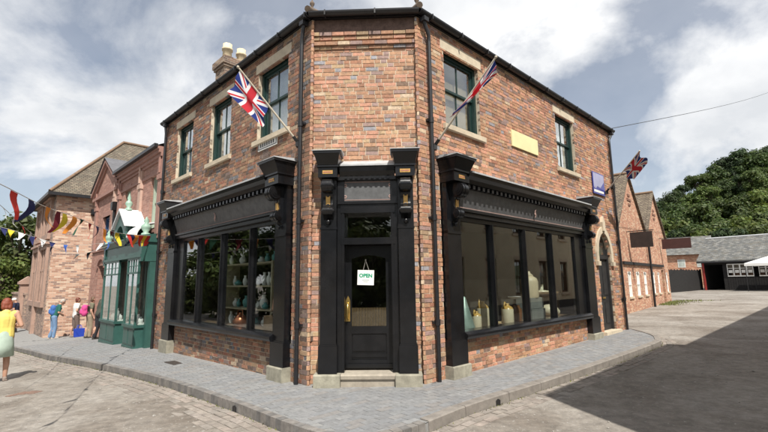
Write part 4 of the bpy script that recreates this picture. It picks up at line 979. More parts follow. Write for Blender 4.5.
# yard gates, lean-to, barn and far house ---------------------------------
a, b2 = V((25.2, 34.1, 0)), V((33.15, 40.25, 0)); d = (b2-a).normalized(); FF = frame(a, d, V((d.y, -d.x, 0))); L_ = (b2-a).length
fen = thing('yard_gates', FF(L_/2, 0, .25), 'tall black tarred board gates closing the yard beside the slate barn', 'gate')
m = MB(FF); m.box((0, -.1, 2.0), (L_, -.03, 2.12)); m.box((0, -.1, .6), (L_, -.03, .72))
for u in (0, L_*.5, L_): m.box((u-.09, -.12, -.2), (u+.09, -.02, 2.5))
m.build('frame_rail', m_timber, fen)
k = 0; u = .0
while u < L_-.1:
    m = MB(FF); m.box((u+.006, -.03, .12), (u+.19, 0, 2.4+.05*math.sin(k*1.7))); m.build('board', m_timber, fen); u += .198; k += 1
FGl = frame(FG(0, -3.4, 0), uG, nG)
lt = thing('lean_to', FG(14, -3, .2), 'low lean-to outbuilding with sloping tiled roof behind the gabled workshops', 'outbuilding')
m = MB(FGl); m.box((11.2, -6, -.3), (20, -5.8, 3.6)); m.box((11.2, -5.8, -.3), (11.4, -.6, 2.2)); m.box((11.4, -.8, -.3), (20, -.6, 2.2)); m.build('wall', m_orbk, lt)
m = MB(FGl); m.add([(11.0, -.3, 2.3), (20.3, -.3, 2.3), (20.3, -6, 4.5), (11.0, -6, 4.5), (11.0, -.3, 2.45), (20.3, -.3, 2.45), (20.3, -6, 4.65), (11.0, -6, 4.65)], [(0, 1, 2, 3), (4, 7, 6, 5), (0, 4, 5, 1), (1, 5, 6, 2), (2, 6, 7, 3), (3, 7, 4, 0)]); m.build('roof', m_gtile, lt)
s0, s1 = V((32.76, 39.44, 0)), V((35.94, 35.51, 0)); d = (s1-s0).normalized(); nS = V((-d.y*-1, -d.x, 0)); nS = V((d.y, -d.x, 0)); 
if nS.dot(CAM-s0) < 0: nS = -nS
FS = frame(s0, d, nS)
barn = thing('slate_barn', FS(5, -3, .3), 'long black boarded barn with grey slate roof and white framed windows', 'barn')
m_slt = brickmat('grey_barn_slate', [(.12, .122, .115), (.15, .15, .142), (.1, .102, .1), (.19, .188, .175), (.135, .128, .112)], (.09, .09, .09), bw=.32, bh=.2, mo=.014, var=.3, bumpd=.02)
m = MB(FS); m.box((1.75, -.2, -.2), (2.05, 0, 3.3)); m.box((2.05, -.2, 2.95), (12, 0, 3.3)); m.box((2.05, -.2, -.2), (12, 0, 1.65)); m.box((.0, -.2, 2.9), (1.75, 0, 3.3)); m.box((-.1, -7, -.2), (.1, -.2, 3.3)); m.box((0, -7, -.2), (12, -6.8, 3.3)); m.box((11.8, -7, -.2), (12, -.2, 3.3)); m.box((2.05, -2.2, -.2), (12, -2.1, 3.3)); bw_ = m.build('wall', m_timber, barn)
u = 2.1
while u < 11.9:
    m = MB(FS); m.box((u, 0, .1), (u+.18, .02, 1.62)); m.build('board', m_timber, bw_); u += .2
m = MB(FS); vs = [(-.35, .35, 3.2), (12.3, .35, 3.2), (12.3, -3.5, 5.75), (-.35, -3.5, 5.75), (-.35, -7.3, 3.2), (12.3, -7.3, 3.2)]
m.add(vs+[(x, y, z+.12) for x, y, z in vs], [(0, 1, 2, 3), (6, 9, 8, 7), (3, 2, 5, 4), (9, 10, 11, 8), (0, 6, 7, 1), (0, 3, 9, 6), (3, 4, 10, 9), (1, 7, 8, 2), (2, 8, 11, 5)]); br_ = m.build('roof', m_slt, barn)
m = MB(FS); m.tube([(-.35, -3.5, 5.9), (12.3, -3.5, 5.9)], .1, 8); m.build('ridge_tiles', m_lead, br_)
m = MB(FS); m.box((.05, .0, -.1), (.2, .15, 3.2)); m.build('door_post', m_reddoor, barn)
m = MB(FS); m.box((-.35, .3, 3.08), (12.3, .42, 3.2)); m.build('gutter', m_iron, barn)
for a, b2, n_ in ((2.12, 4.2, 4), (4.6, 6.7, 4), (7.2, 9.3, 4)):
    m = MB(FS); m.box((a, -.02, 1.66), (b2, .06, 1.76)); m.box((a, -.02, 2.84), (b2, .06, 2.93))
    for k in range(n_+1): u = a+(b2-a)*k/n_; m.box((max(a, u-.05), -.02, 1.76), (min(b2, u+.05), .06, 2.84))
    m.box((a, -.01, 2.45), (b2, .03, 2.5)); wn = m.build('window', m_white, barn)
    for k in range(n_): u = a+(b2-a)*k/n_; m = MB(FS); m.box((u+.05, -.01, 1.76), (u+(b2-a)/n_-.05, -.002, 2.84)); m.build('pane', m_glass, wn)
    for k in range(n_):
        u = a+(b2-a)*(k+.5)/n_; m = MB(FS); m.box((u-.16, .003, 2.02), (u+.16, .012, 2.3)); m.lathe if 0 else None; m.build('notice', m_white, wn)
can = thing('yard_canopy', FS(7, 1.6, .3), 'white canvas canopy pitched in front of the slate barn', 'canopy')
m = MB(FS); vs = [(4.3, 3.4, 2.85), (9.5, 3.4, 2.85), (9.5, .55, 2.85), (4.3, .55, 2.85), (6.0, 2.0, 3.55), (7.8, 2.0, 3.55), (4.3, 3.4, 2.6), (9.5, 3.4, 2.6), (9.5, .55, 2.6), (4.3, .55, 2.6)]
m.add(vs, [(0, 1, 5, 4), (1, 2, 5), (2, 3, 4, 5), (3, 0, 4), (0, 6, 7, 1), (1, 7, 8, 2), (2, 8, 9, 3), (3, 9, 6, 0)]); m.build('canvas', mat('white_canvas', (.74, .74, .72), .8, .06, 3), can, fix=False)
for x, y in ((4.35, 3.35), (9.45, 3.35), (9.45, .6), (4.35, .6)): m = MB(FS); m.tube([(x, y, .2), (x, y, 2.85)], .03, 6); m.build('pole', m_iron, can)
fo_ = at((690, 262), 54); fh = frame((fo_.x, fo_.y, 0), (.8, -.6, 0), (-.6, -.8, 0)); hs_ = thing('far_house', fh(0, -3, .5), 'distant brick house with grey slate roof between workshops and barn', 'house')
m = MB(fh); m.box((-10, -6, 0), (2, 0, 4.6)); hw = m.build('wall', m_orbk, hs_)
m = MB(fh); m.add([(-10.4, .4, 4.5), (2.4, .4, 4.5), (2.4, -3, 7.0), (-10.4, -3, 7.0), (2.4, -6.4, 4.5), (-10.4, -6.4, 4.5)], [(0, 1, 2, 3), (3, 2, 4, 5)]); m.build('roof', m_slt, hs_, fix=False)
for u in (-6.5, -3.6, -.9, 1.1):
    m = MB(fh); m.box((u-.4, -.02, 2.9), (u+.4, .04, 3.9)); wn = m.build('window', m_white, hs_); m = MB(fh); m.box((u-.34, .04, 2.96), (u+.34, .05, 3.84)); m.build('pane', m_glass, wn)

# ================================================================== buildings across the side street (they cast the road shadow and show in the glass)
tip = V((2.69, -.36, 0)); OH = 7.0; sl_ = (OH+.1)/math.tan(SUN_EL); shd = V((-math.sin(SUN_AZ), math.cos(SUN_AZ), 0))
oc = tip-shd*sl_
nO = V((-1, 1, 0)).normalized(); uO = V((1, 1, 0)).normalized()
FO = frame(oc, uO, nO)
for k, (a, b2, zt, back, lab) in enumerate(((0, 6.6, OH, 0, 'cream rendered house across the side street with sash windows and dark plinth'), (6.65, 24, OH-.55, 0, 'long cream rendered row across the side street beyond the first house'))):
    oh = thing('rendered_house', FO((a+b2)/2, -3, 0), lab, 'house', 'houses across the side street')
    n_ = max(2, int((b2-a)/2.4)); wl_ = []
    for i in range(n_):
        c = a+(b2-a)*(i+.5)/n_
        wl_ += [(c-.45, c+.45, 3.9, 5.5), (c-.45, c+.45, .9, 2.6)]
    m = MB(FO); wall_mesh(m, a, b2, .5, zt, wl_, -.3); m.box((a, -6, .5), (a+.3, -.3, zt)); m.box((b2-.3, -6, .5), (b2, -.3, zt)); m.box((a+.3, -6, .5), (b2-.3, -5.7, zt)); m.build('wall', m_cream, oh)
    m = MB(FO); m.box((a, -6.02, -.4), (b2, .03, .5)); m.build('plinth', m_blackrough, oh)
    m = MB(FO); m.add([(a, .05, zt), (b2, .05, zt), (b2, -3, zt+1.9), (a, -3, zt+1.9), (b2, -6.1, zt), (a, -6.1, zt)], [(0, 1, 2, 3), (3, 2, 4, 5), (0, 3, 5), (1, 4, 2)]); m.build('roof', m_slate, oh, fix=False)
    for (u0, u1, z0, z1) in wl_: sash(FO, u0, u1, z0, z1, oh, 'net', mat('brown_sash_paint', (.12, .07, .04), .6, .2, 5), (.08, .18), True)
# ================================================================== hillside and trees
HC = V((62, 108))
def hill(x, y):
    # wooded bank rising behind the yard
    d = ((V((x, y))-V((34, 40))).dot(V((.6, .8))))
    side = (V((x, y))-V((34, 40))).dot(V((.8, -.6)))
    return 24*sm(18, 95, d)*(.30+.70*sm(-52, 22, side))-1.2
mb = MB(); n_ = 36; vs = []
for j in range(n_+1):
    for i in range(n_+1):
        dd_ = 8+j*5.0; ss = -95+i*7; p = V((34, 40))+V((.6, .8))*dd_+V((.8, -.6))*ss; vs.append((p.x, p.y, hill(p.x, p.y)))
mb.add(vs, [(j*(n_+1)+i, j*(n_+1)+i+1, (j+1)*(n_+1)+i+1, (j+1)*(n_+1)+i) for j in range(n_) for i in range(n_)], smooth=True)
tag(mb.build('hillside', mat('hill_undergrowth', (.045, .065, .02), .95, .4, .6), fix=False), kind='structure')
def leafmat(name, c, tr=.35):
    m = bpy.data.materials.new(name); m.use_nodes = True; t = m.node_tree; b = t.nodes['Principled BSDF']; b.inputs['Roughness'].default_value = .62
    a = N(t, 'ShaderNodeAttribute', attribute_name='col'); oi = N(t, 'ShaderNodeObjectInfo')
    mr = N(t, 'ShaderNodeMapRange', i_3=.72, i_4=1.3); LK(t, oi.outputs['Random'], mr.inputs[0])
    hs = N(t, 'ShaderNodeHueSaturation'); hs.inputs['Color'].default_value = (*c, 1); LK(t, mr.outputs[0], hs.inputs['Value'])
    mu = N(t, 'ShaderNodeMix', data_type='RGBA', blend_type='MULTIPLY', i_0=1.0); LK(t, hs.outputs[0], mu.inputs[6]); LK(t, a.outputs['Color'], mu.inputs[7]); LK(t, mu.outputs[2], b.inputs['Base Color'])
    tl = N(t, 'ShaderNodeBsdfTranslucent'); LK(t, mu.outputs[2], tl.inputs[0]); mx = N(t, 'ShaderNodeMixShader', i_0=tr); LK(t, b.outputs[0], mx.inputs[1]); LK(t, tl.outputs[0], mx.inputs[2]); LK(t, mx.outputs[0], t.nodes['Material Output'].inputs[0])
    MATS[name] = m; return m
m_bark = mat('bark', (.09, .07, .05), .95, .3, 5, .4, 20)
def tree_meshes(seed, H, Rr, nleaf, lsz, leaf):
    r = random.Random(seed); t = MB()
    t.tube([(0, 0, -1), (.05*H*r.uniform(-.3, .3), 0, H*.25), (r.uniform(-.3, .3), r.uniform(-.3, .3), H*.55), (0, 0, H*.8)], [H*.024, H*.019, H*.012, H*.004], 8)
    lobes = []
    for k in range(30):
        zz = r.uniform(.25, .95); rad = Rr*math.sin(math.pi*min(1, (zz-.12)/.95))**.7*r.uniform(.4, .8); a = r.uniform(0, 6.28)
        c = V((math.cos(a)*rad, math.sin(a)*rad, zz*H)); lobes.append((c, Rr*r.uniform(.16, .36)))
        t.tube([(0, 0, H*max(.2, zz-.3)), tuple(c*.6+V((0, 0, H*zz*.35))), tuple(c)], [H*.009, H*.006, H*.002], 5)
    lobes.append((V((0, 0, H*.9)), Rr*.38)); lobes.append((V((0, 0, H*.6)), Rr*.55))
    c = MB()
    for _ in range(nleaf):
        lc, lr = r.choice(lobes); d = V((r.gauss(0, 1), r.gauss(0, 1), r.gauss(0, 1))).normalized(); rr = lr*r.random()**.4*r.uniform(.8, 1.25)
        p = lc+V((d.x, d.y, d.z*.8))*rr
        nrm = (d+V((r.uniform(-.7, .7), r.uniform(-.7, .7), r.uniform(-.2, 1)))).normalized(); x = nrm.orthogonal().normalized(); x.rotate(Matrix.Rotation(r.uniform(0, 6.3), 3, nrm)); y = nrm.cross(x); s_ = lsz*r.uniform(.5, 1.25)
        k = r.uniform(.7, 1.25); col = (k*r.uniform(.85, 1.2), k, k*r.uniform(.7, 1.1))
        c.add([tuple(p-x*s_), tuple(p+y*s_*.55), tuple(p+x*s_), tuple(p-y*s_*.55)], [(0, 1, 2, 3)], col)
    tm = t.mesh('trunk'); tm.materials.append(m_bark); cm = c.mesh('crown', fix=False); cm.materials.append(leaf); return tm, cm
lf = [leafmat('oak_leaf', (.05, .084, .02)), leafmat('ash_leaf', (.074, .112, .026)), leafmat('dark_leaf', (.028, .054, .017)), leafmat('bright_leaf', (.085, .118, .025))]
kinds = [tree_meshes(1, 13, 5.2, 9000, .34, lf[0]), tree_meshes(2, 12, 4.6, 9000, .32, lf[1]), tree_meshes(3, 15, 5.0, 9500, .34, lf[2]), tree_meshes(4, 8, 3.6, 6500, .26, lf[3])]
def tree(kind, loc, sc, rz, label, group):
    o = thing('tree', loc, label, 'tree', group); o.scale = (sc, sc, sc); o.rotation_euler.z = rz
    for nm, me in zip(('trunk', 'crown'), kinds[kind]):
        c = bpy.data.objects.new(nm, me); COL.objects.link(c); c.parent = o
    return o
rt_ = random.Random(77)
RANK = [(115, 'on the crest of the wooded hill'), (90, 'on the upper slope of the wooded hill'), (73, 'half way up the wooded hill'), (0, 'at the foot of the hill behind the slate barn')]
KN = ['broad mid-green tree ', 'lighter green spreading tree ', 'tall dark green tree ', 'yellow-green bushy tree ']
def hill_tree(px, py_top, depth, kind, sc=None):
    p = at((px, py_top), depth); gz = hill(p.x, p.y); Hh = [13, 12, 15, 8][kind]*.98
    s_ = (p.z-gz)/Hh
    if sc: s_ = sc
    tree(kind, (p.x, p.y, p.z-Hh*s_), s_, rt_.uniform(0, 6.3), KN[kind]+[l for d_, l in RANK if depth >= d_][0], 'trees on the hillside')
# skyline from left to right, then lower ranks in front
for px, py, dp, kd in ((650, 203, 105, 2), (668, 193, 112, 0), (683, 186, 118, 2), (697, 176, 122, 1), (713, 168, 124, 0), (726, 160, 128, 2), (741, 152, 126, 2), (757, 151, 122, 0), (773, 147, 124, 2), (792, 146, 122, 0),
        (660, 213, 92, 1), (678, 204, 95, 0), (692, 196, 100, 1), (708, 188, 98, 1), (722, 182, 104, 0), (738, 176, 102, 2), (752, 172, 98, 1), (768, 168, 100, 1), (786, 165, 100, 2),
        (648, 217, 78, 3), (664, 222, 76, 3), (684, 212, 82, 0), (700, 206, 80, 1), (716, 204, 84, 2), (731, 200, 80, 1), (747, 196, 84, 0), (762, 192, 82, 3), (780, 190, 84, 1),
        (690, 226, 70, 0), (706, 225, 68, 1), (722, 222, 70, 0), (738, 219, 68, 3), (753, 214, 70, 1), (770, 212, 70, 3), (788, 214, 70, 0), (674, 232, 72, 2), (712, 231, 64, 3), (728, 230, 62, 2), (744, 228, 64, 3), (762, 226, 62, 3)):
    hill_tree(px, py, dp, kd)
tree(3, (-28.5, 24.5, -1.0), 1.0, .4, 'leafy tree rising over the garden wall beyond the hall', 'trees beyond the hall')
tree(0, (-33.5, 27, -1.0), .60, 2.4, 'second leafy tree further behind the garden wall beyond the hall', 'trees beyond the hall')
tree(3, (-26.5, 21.2, -.9), .55, 1.4, 'small bush growing against the garden wall beyond the hall', 'trees beyond the hall')
for x, y, k, s_ in ((-22, 3.5, 0, .62), (-20, -1.5, 1, .62), (-24, 8.5, 1, .6), (-16, -8, 0, .7), (-11, -24, 2, .8), (-3, -27, 0, .8), (5, -30, 1, .8), (-27, -4, 2, .7)):
    tree(k, (x, y, G(x)-KERB), s_, x, 'street tree standing opposite the shop, seen mirrored in its windows', 'trees opposite the shop')
for x, y, s_ in ((-27, 9, .8), (-26, 4.5, .85), (-25.5, .5, .9), (-25, -3.5, .85), (-24, -8, .9), (-22, -12.5, .9), (-19, -17, .95), (-15, -20, .9), (-10.5, -21.5, .9), (-6, -22.5, .95), (-1.5, -23, .9), (3, -23.5, .9), (7.5, -24, .9), (-31, 13, .8)):
    tree(3, (x, y, G(x)-KERB-1.6*s_), s_, x*2.1, 'leafy hedge bush opposite the shop, seen mirrored in its glass', 'hedge bushes opposite the shop')
# weeds at the foot of the workshops
m = MB(); r = random.Random(6)
for _ in range(900):
    u = r.uniform(6.5, 12.5); o_ = abs(r.gauss(0, .45))+.02+.8*max(0, u-10.5)*r.random(); p = FG(u, o_, 0); z0 = road_z(p.x, p.y); a = r.uniform(0, 6.3); h_ = r.uniform(.03, .12)
    m.add([(p.x-.02*math.cos(a), p.y-.02*math.sin(a), z0), (p.x+.02*math.cos(a), p.y+.02*math.sin(a), z0), (p.x+r.uniform(-.05, .05), p.y+r.uniform(-.05, .05), z0+h_)], [(0, 1, 2)])
tag(m.build('weeds', mat('weed_green', (.13, .15, .04), .9, .3, 4), fix=False), 'patchy weeds growing along the foot of the workshops', 'weeds', kind='stuff')

# ================================================================== flags
RED, WHT, BLU = (.52, .02, .035), (.74, .74, .76), (.012, .03, .2)
def jack(s, t):
    x, y = s*60, t*30                       # a two-to-one union flag
    if abs(x-30) < 3 or abs(y-15) < 3: return RED
    if abs(x-30) < 5 or abs(y-15) < 5: return WHT
    for sg in (1, -1):
        d = ((y-15)*2-sg*(x-30))/math.sqrt(5)      # distance from a diagonal
        side = ((x-30) > 0)
        off = d*sg if not side else -d*sg
        if 0 <= off < 2: return RED
        if abs(d) < 3: return WHT
    return BLU
m_cloth = mat('flag_cloth', (1, 1, 1), .85, .06, 6, attr=True)
m_pole = mat('pale_flag_pole', (.5, .45, .36), .6, .1, 8)
def flag(base, tip_, hoist0, hoist1, fly, label, nx_=140, ny_=70):
    t = thing('union_flag', base, label, 'flag', 'flags on wall poles'); m = MB(); base, tip_ = V(base), V(tip_)
    m.tube([tuple(base), tuple(tip_)], [.02, .014], 8); m.ball(tuple(tip_), .024, 8, 6); m.build('pole', m_pole, t)
    d = (tip_-base).normalized(); m = MB(); m.tube([tuple(base-d*.05), tuple(base+d*.16)], .03, 8); m.box(tuple(base-V((.05, .05, .06))), tuple(base+V((.05, .05, .03)))); m.build('holder', m_iron, t)
    m = MB(); vs = []
    for j in range(ny_+1):
        for i in range(nx_+1): vs.append(tuple(fly(i/nx_, base.lerp(tip_, hoist0+(hoist1-hoist0)*j/ny_), j/ny_)))
    for j in range(ny_):
        for i in range(nx_):
            m.add([vs[j*(nx_+1)+i], vs[j*(nx_+1)+i+1], vs[(j+1)*(nx_+1)+i+1], vs[(j+1)*(nx_+1)+i]], [(0, 1, 2, 3)], jack((i+.5)/nx_, (j+.5)/ny_), True)
    me = m.build('cloth', m_cloth, t, fix=False)
    return t
b1 = FL(.26, .06, 4.08); t1 = at((238, 67), 7.0)
def fly1(s, h, v):
    return h+V((-.20, .08, -.60))*s*.6+V((-.12, .0, -.05))*s*v*.5+V((.05, .08, 0))*math.sin(s*9+v*2.2)*.5*s
flag(b1, t1, .52, .97, fly1, 'union flag drooping from a pole on the left-hand wall of the corner shop')
b2_ = FRr(.31, .06, 3.98); t2_ = at((496, 57), 6.75)
def fly2(s, h, v):
    return h+V((.10, .12, -.50))*s*.40+V((-.42, -.10, .06))*s*(1-v)**2*.6+V((.05, .07, .0))*math.sin(s*9+v*4)*.6*s
flag(b2_, t2_, .46, .98, fly2, 'union flag bunched along its pole beside the tan-blinded upper window')
b3 = FRr(8.45, .06, 4.25); t3 = at((639.5, 151), 12.1)
def fly3(s, h, v):
    return h+V((.46, .36, -.2))*s+V((.03, -.05, .04))*math.sin(s*8+v*2)*.8
flag(b3, t3, .52, .97, fly3, 'union flag flying from a pole above the arched side door')

# ================================================================== signs on the shop wall
m = MB(FRr); m.box((3.06, .012, 4.6), (4.26, .04, 4.98)); solo('blank_plaque', m, m_yellow, 'blank pale yellow painted plaque on the upper brick wall', 'plaque')
sg = thing('street_plaque', FL(1.4, .02, 4.28), 'white street name plaque with dark border above the left shopfront bracket', 'sign')
m = MB(FL); m.box((1.05, .012, 4.28), (1.77, .03, 4.47)); m.build('plate', m_white, sg)
m = MB(FL)
for a, b_ in (((1.07, 4.30), (1.75, 4.312)), ((1.07, 4.438), (1.75, 4.45)), ((1.07, 4.312), (1.085, 4.438)), ((1.735, 4.312), (1.75, 4.438))): m.box((a[0], .03, a[1]), (b_[0], .034, b_[1]))
for k in range(7): m.box((1.16+k*.08, .03, 4.34), (1.2+k*.08, .034, 4.41))
m.build('border', m_iron, sg)
sg = thing('enamel_sign', FRr(7.95, .1, 4.05), 'blue enamel sign with a pale reflection painted on its face fixed high by the arched door', 'sign')
m = MB(FRr); m.box((7.53, .03, 4.12), (8.4, .05, 4.78)); m.build('plate', m_blue, sg)
m = MB(FRr); m.prism([(7.56, 4.3), (7.7, 4.27), (7.82, 4.36), (8.05, 4.33), (8.37, 4.55), (8.37, 4.75), (7.56, 4.75)], 1, .05, .054); m.build('painted_reflection', m_reflection, sg)  # reflection on the blue plate, drawn as a paler shape
m = MB(FRr); m.box((7.56, .05, 4.17), (8.3, .054, 4.24)); m.build('white_strip', m_white, sg)

# ================================================================== bunting
CLR = {'red': (.65, .04, .03), 'navy': (.015, .02, .1), 'orange': (.85, .30, .04), 'yellow': (.8, .62, .04), 'wine': (.2, .015, .03), 'green': (.01, .07, .035), 'white': (.72, .72, .72), 'blue': (.03, .1, .4), 'black': (.02, .02, .025)}
fm = {k: mat('pennant_'+k, v, .85, .08, 9) for k, v in CLR.items()}
def pix(p): q = p-CAM; return 384+FPX*q.dot(rt2)/q.dot(fw)
def bunting(pts, flags, size, label, rnds, taper=.96):
    r = random.Random(rnds); t = thing('bunting', pts[0], label, 'bunting', 'bunting strung over the street'); pp = catmull(pts, 14); d = along(pp)
    m = MB(); m.tube([tuple(p) for p in pp], .005, 5); m.build('string', mat('bunting_string', (.5, .48, .45), .9), t)
    for (x0, c) in flags:
        bi = min(range(len(pp)), key=lambda k: abs(pix(pp[k])-x0)); j_ = bi if bi < len(pp)-1 and (pix(pp[bi])-x0)*(pix(pp[bi+1])-x0) <= 0 else max(0, bi-1); xa, xb = pix(pp[j_]), pix(pp[j_+1]); s_ = d[j_]+(d[j_+1]-d[j_])*max(0, min(.999, (x0-xa)/(xb-xa))); s0 = s_/d[-1]; i = max(k for k in range(len(d)) if d[k] <= s_); i = min(i, len(pp)-2); td = (pp[i+1]-pp[i]).normalized(); p = pp[i]+td*(s_-d[i])
        side = td.cross(V((0, 0, 1))).normalized(); sw = r.uniform(-.5, .5); vs = []; n_ = 6; h_ = size*1.25*r.uniform(.9, 1.1); w = size*.5; cu = r.uniform(-.25, .25); skew = r.uniform(-.45, .45)
        for k in range(n_+1):
            v = k/n_; ww = w*(1-v*taper); c_ = p-V((0, 0, 1))*h_*v+side*(sw*h_*v*v+.02*math.sin(v*5+s0*30))+td*skew*h_*v*v
            tdx = (td*math.cos(cu*v*3)+side*math.sin(cu*v*3)); vs += [tuple(c_-tdx*ww), tuple(c_+tdx*ww)]
        m = MB(); m.add(vs, [(2*k, 2*k+1, 2*k+3, 2*k+2) for k in range(n_)], None, True); m.build('pennant', fm[c], t, fix=False)
P_ = lambda q, dp: at(q, dp)
bunting([P_((-60, 158), 3.6), P_((0, 184), 4.4), P_((46, 207), 6.0), P_((75, 217), 7.6), P_((110, 231), 10), P_((135, 235), 11.5), P_((163, 236), 13)],
        [(-12, 'white'), (16, 'red'), (32, 'navy'), (47, 'orange'), (60, 'wine'), (66, 'yellow'), (81, 'green'), (91, 'red'), (98, 'navy'), (104, 'orange'), (111, 'wine'), (118, 'yellow'), (124, 'green'), (129, 'red'), (132.5, 'navy'), (136, 'orange'), (140.5, 'red'), (144.5, 'yellow'), (149, 'red'), (153, 'blue'), (156.5, 'orange'), (160, 'yellow'), (74, 'orange')], .25, 'string of big coloured pennants sagging from the left shopfront end pilaster', 1, .75)
bunting([P_((-40, 176), 6.0), P_((0, 205), 7.4), P_((30, 232), 9.5), P_((52, 247), 11.8), P_((80, 254), 13.2), P_((108, 246), 14.2)],
        [(4, 'white'), (14, 'white'), (24, 'red'), (30, 'white'), (36, 'red'), (43, 'white'), (52, 'navy'), (77, 'white'), (89, 'black')], .16, 'string of small red and white pennants running down towards the green shop', 2)
bunting([P_((-30, 226), 15), P_((0, 227), 15.5), P_((60, 244), 16), P_((92, 244), 15), P_((126, 240), 13.9)],
        [(-8, 'red'), (4, 'navy'), (11, 'yellow'), (22, 'white'), (32, 'navy'), (43, 'white'), (52, 'navy'), (66, 'blue'), (77, 'white'), (101, 'white'), (110, 'blue'), (119, 'navy')], .24, 'string of small mixed pennants hung in front of the pale hall wall', 3)
# overhead wire above the workshops
m = MB(); a, b_ = FRr(9.45, .05, 6.55), at((800, 78), 46); m.tube([tuple(a.lerp(b_, k/12)-V((0, 0, .5*math.sin(math.pi*k/12)))) for k in range(13)], .012, 5); solo('overhead_wire', m, m_iron, 'thin overhead wire leaving the corner shop eaves over the yard', 'wire')

# ================================================================== things in the shop windows
m_jug = mat('stoneware_cream', (.62, .55, .40), .35, .12, 6, spec=.6); m_oc = mat('stoneware_ochre', (.44, .27, .07), .3, .15, 6, spec=.6); m_jar = mat('brown_glaze', (.16, .07, .03), .3, .2, 6)
def jug(u, o_, z, h, r_, label, handle=True, top=m_oc):
    p = FRr(u, o_, z); t = thing('stoneware_jug', p, label, 'jug', 'stoneware in the right-hand window'); px, py = p.x, p.y
    m = MB(); m.lathe([(r_*.94, 0), (r_, .02), (r_, h*.68), (r_*.97, h*.73)], tuple(p), 20); m.build('body', m_jug, t)
    m = MB(); m.lathe([(r_*.975, h*.728), (r_*.9, h*.77), (r_*.7, h*.84), (r_*.36, h*.9), (r_*.3, h*.95), (r_*.36, h), (r_*.25, h)], tuple(p), 20); m.build('shoulder', top, t)
    if handle: m = MB(); m.tube([tuple(p+uR*(-r_*.3)+V((0, 0, h*.95))), tuple(p+uR*(-r_*.75)+V((0, 0, h*1.06))), tuple(p+uR*(-r_*.95)+V((0, 0, h*.9))), tuple(p+uR*(-r_*.85)+V((0, 0, h*.76)))], .018, 8); m.build('handle', top, t)
LZ = .7
jug(1.92, -.33, LZ, .32, .095, 'small cream and ochre stoneware jug beside the grey-green cone'); jug(2.27, -.42, LZ, .5, .13, 'tall pale stoneware jug with ochre shoulder and loop handle'); jug(3.12, -.36, LZ, .42, .13, 'cream stoneware jug with ochre top near the middle of the window')
p = FRr(4.4, -.5, 1.2); t = thing('stoneware_flagon', p, 'large buff stoneware flagon with domed lid on a crate', 'flagon'); m = MB(); m.lathe([(.2, 0), (.21, .04), (.21, .38), (.18, .46), (.1, .51)], tuple(p), 20); m.build('body', mat('buff_stoneware', (.48, .40, .27), .5, .15, 6), t); m = MB(); m.lathe([(.1, .505), (.11, .53), (.05, .58), (.035, .63)], tuple(p), 14); m.build('lid', mat('buff_stoneware', (0, 0, 0)), t)
m = MB(FRr); m.box((4.08, -.7, LZ), (4.74, -.3, LZ+.24)); m.box((4.1, -.7, LZ+.25), (4.72, -.32, 1.2)); solo('storage_crate', m, mat('grey_crate', (.16, .17, .16), .8, .2, 6), 'grey wooden crate carrying the large flagon', 'crate')
p = FRr(1.6, -.38, LZ); m = MB(); m.lathe([(.2, 0), (.2, .01), (.03, .6), (.01, .62)], tuple(p), 20); solo('metal_cone', m, mat('verdigris_tin', (.2, .27, .24), .4, .2, 7, metal=.3), 'grey-green tin cone standing at the near end of the right-hand window', 'cone')
p = FRr(3.6, -.45, LZ); m = MB(); m.lathe([(.13, 0), (.15, .1), (.15, .26), (.1, .33), (.11, .36)], tuple(p), 16); solo('brown_jar', m, m_jar, 'squat brown glazed jar between the jug and the crate', 'jar')
t = thing('balance_scale', FRr(3.6, -.45, LZ+.36), 'small shop scale with a white pan standing on the brown jar', 'scale'); p = FRr(3.6, -.45, LZ+.36); m = MB(); m.lathe([(.07, 0), (.03, .03), (.02, .14)], tuple(p), 10); m.build('stand', m_iron, t); m = MB(); m.lathe([(.03, .14), (.14, .17), (.15, .19)], tuple(p), 16); m.build('pan', m_white, t)
m = MB(FRr)
for z in (LZ, LZ+.3, LZ+.6): m.box((1.12, -.55, z+.01), (1.34, -.2, z+.28))
solo('drawer_stack', m, mat('pale_drawer', (.3, .27, .2), .7, .2, 6), 'small stack of pale drawers beside the tin cone', 'drawers')
p = FRr(5.35, -.5, LZ); m = MB(); m.ball((p.x, p.y, p.z+.14), (.24, .2, .16), 14, 9); m.ball((p.x+.16, p.y+.14, p.z+.1), (.16, .15, .11), 12, 8); solo('flour_sack', m, m_jug, 'lumpy cream sack lying at the far end of the right-hand window', 'sack')
t = thing('glass_lantern', FRr(5.6, -.8, 1.3), 'tall glass lantern on the shelf at the far end of the window', 'lantern'); p = FRr(5.6, -.8, 1.3); m = MB(); m.lathe([(.2, 0), (.2, .03), (.05, .05), (.05, .2)], tuple(p), 14); m.build('burner', m_jug, t); m = MB(); m.lathe([(.17, .05), (.18, .5), (.12, .7)], tuple(p), 16); m.build('chimney', m_glass, t)
m = MB(FRr); m.box((5.0, -.95, 1.25), (6.3, -.6, 1.3)); m.box((5.05, -.92, LZ), (5.1, -.65, 1.25)); m.box((6.2, -.92, LZ), (6.25, -.65, 1.25)); solo('display_shelf', m, m_inwood, 'wooden shelf trestle carrying the lantern', 'shelf')
p = FRr(3.02, -.6, LZ); m = MB(); m.tube([tuple(p), tuple(p+V((0, 0, 1.05)))], .022, 8); m.box(tuple(p+V((-.1, -.1, 0))), tuple(p+V((.1, .1, .03)))); solo('wooden_dolly', m, mat('scrubbed_wood', (.45, .34, .18), .7, .15, 8), 'upright scrubbed wooden pole behind the middle jug', 'pole')
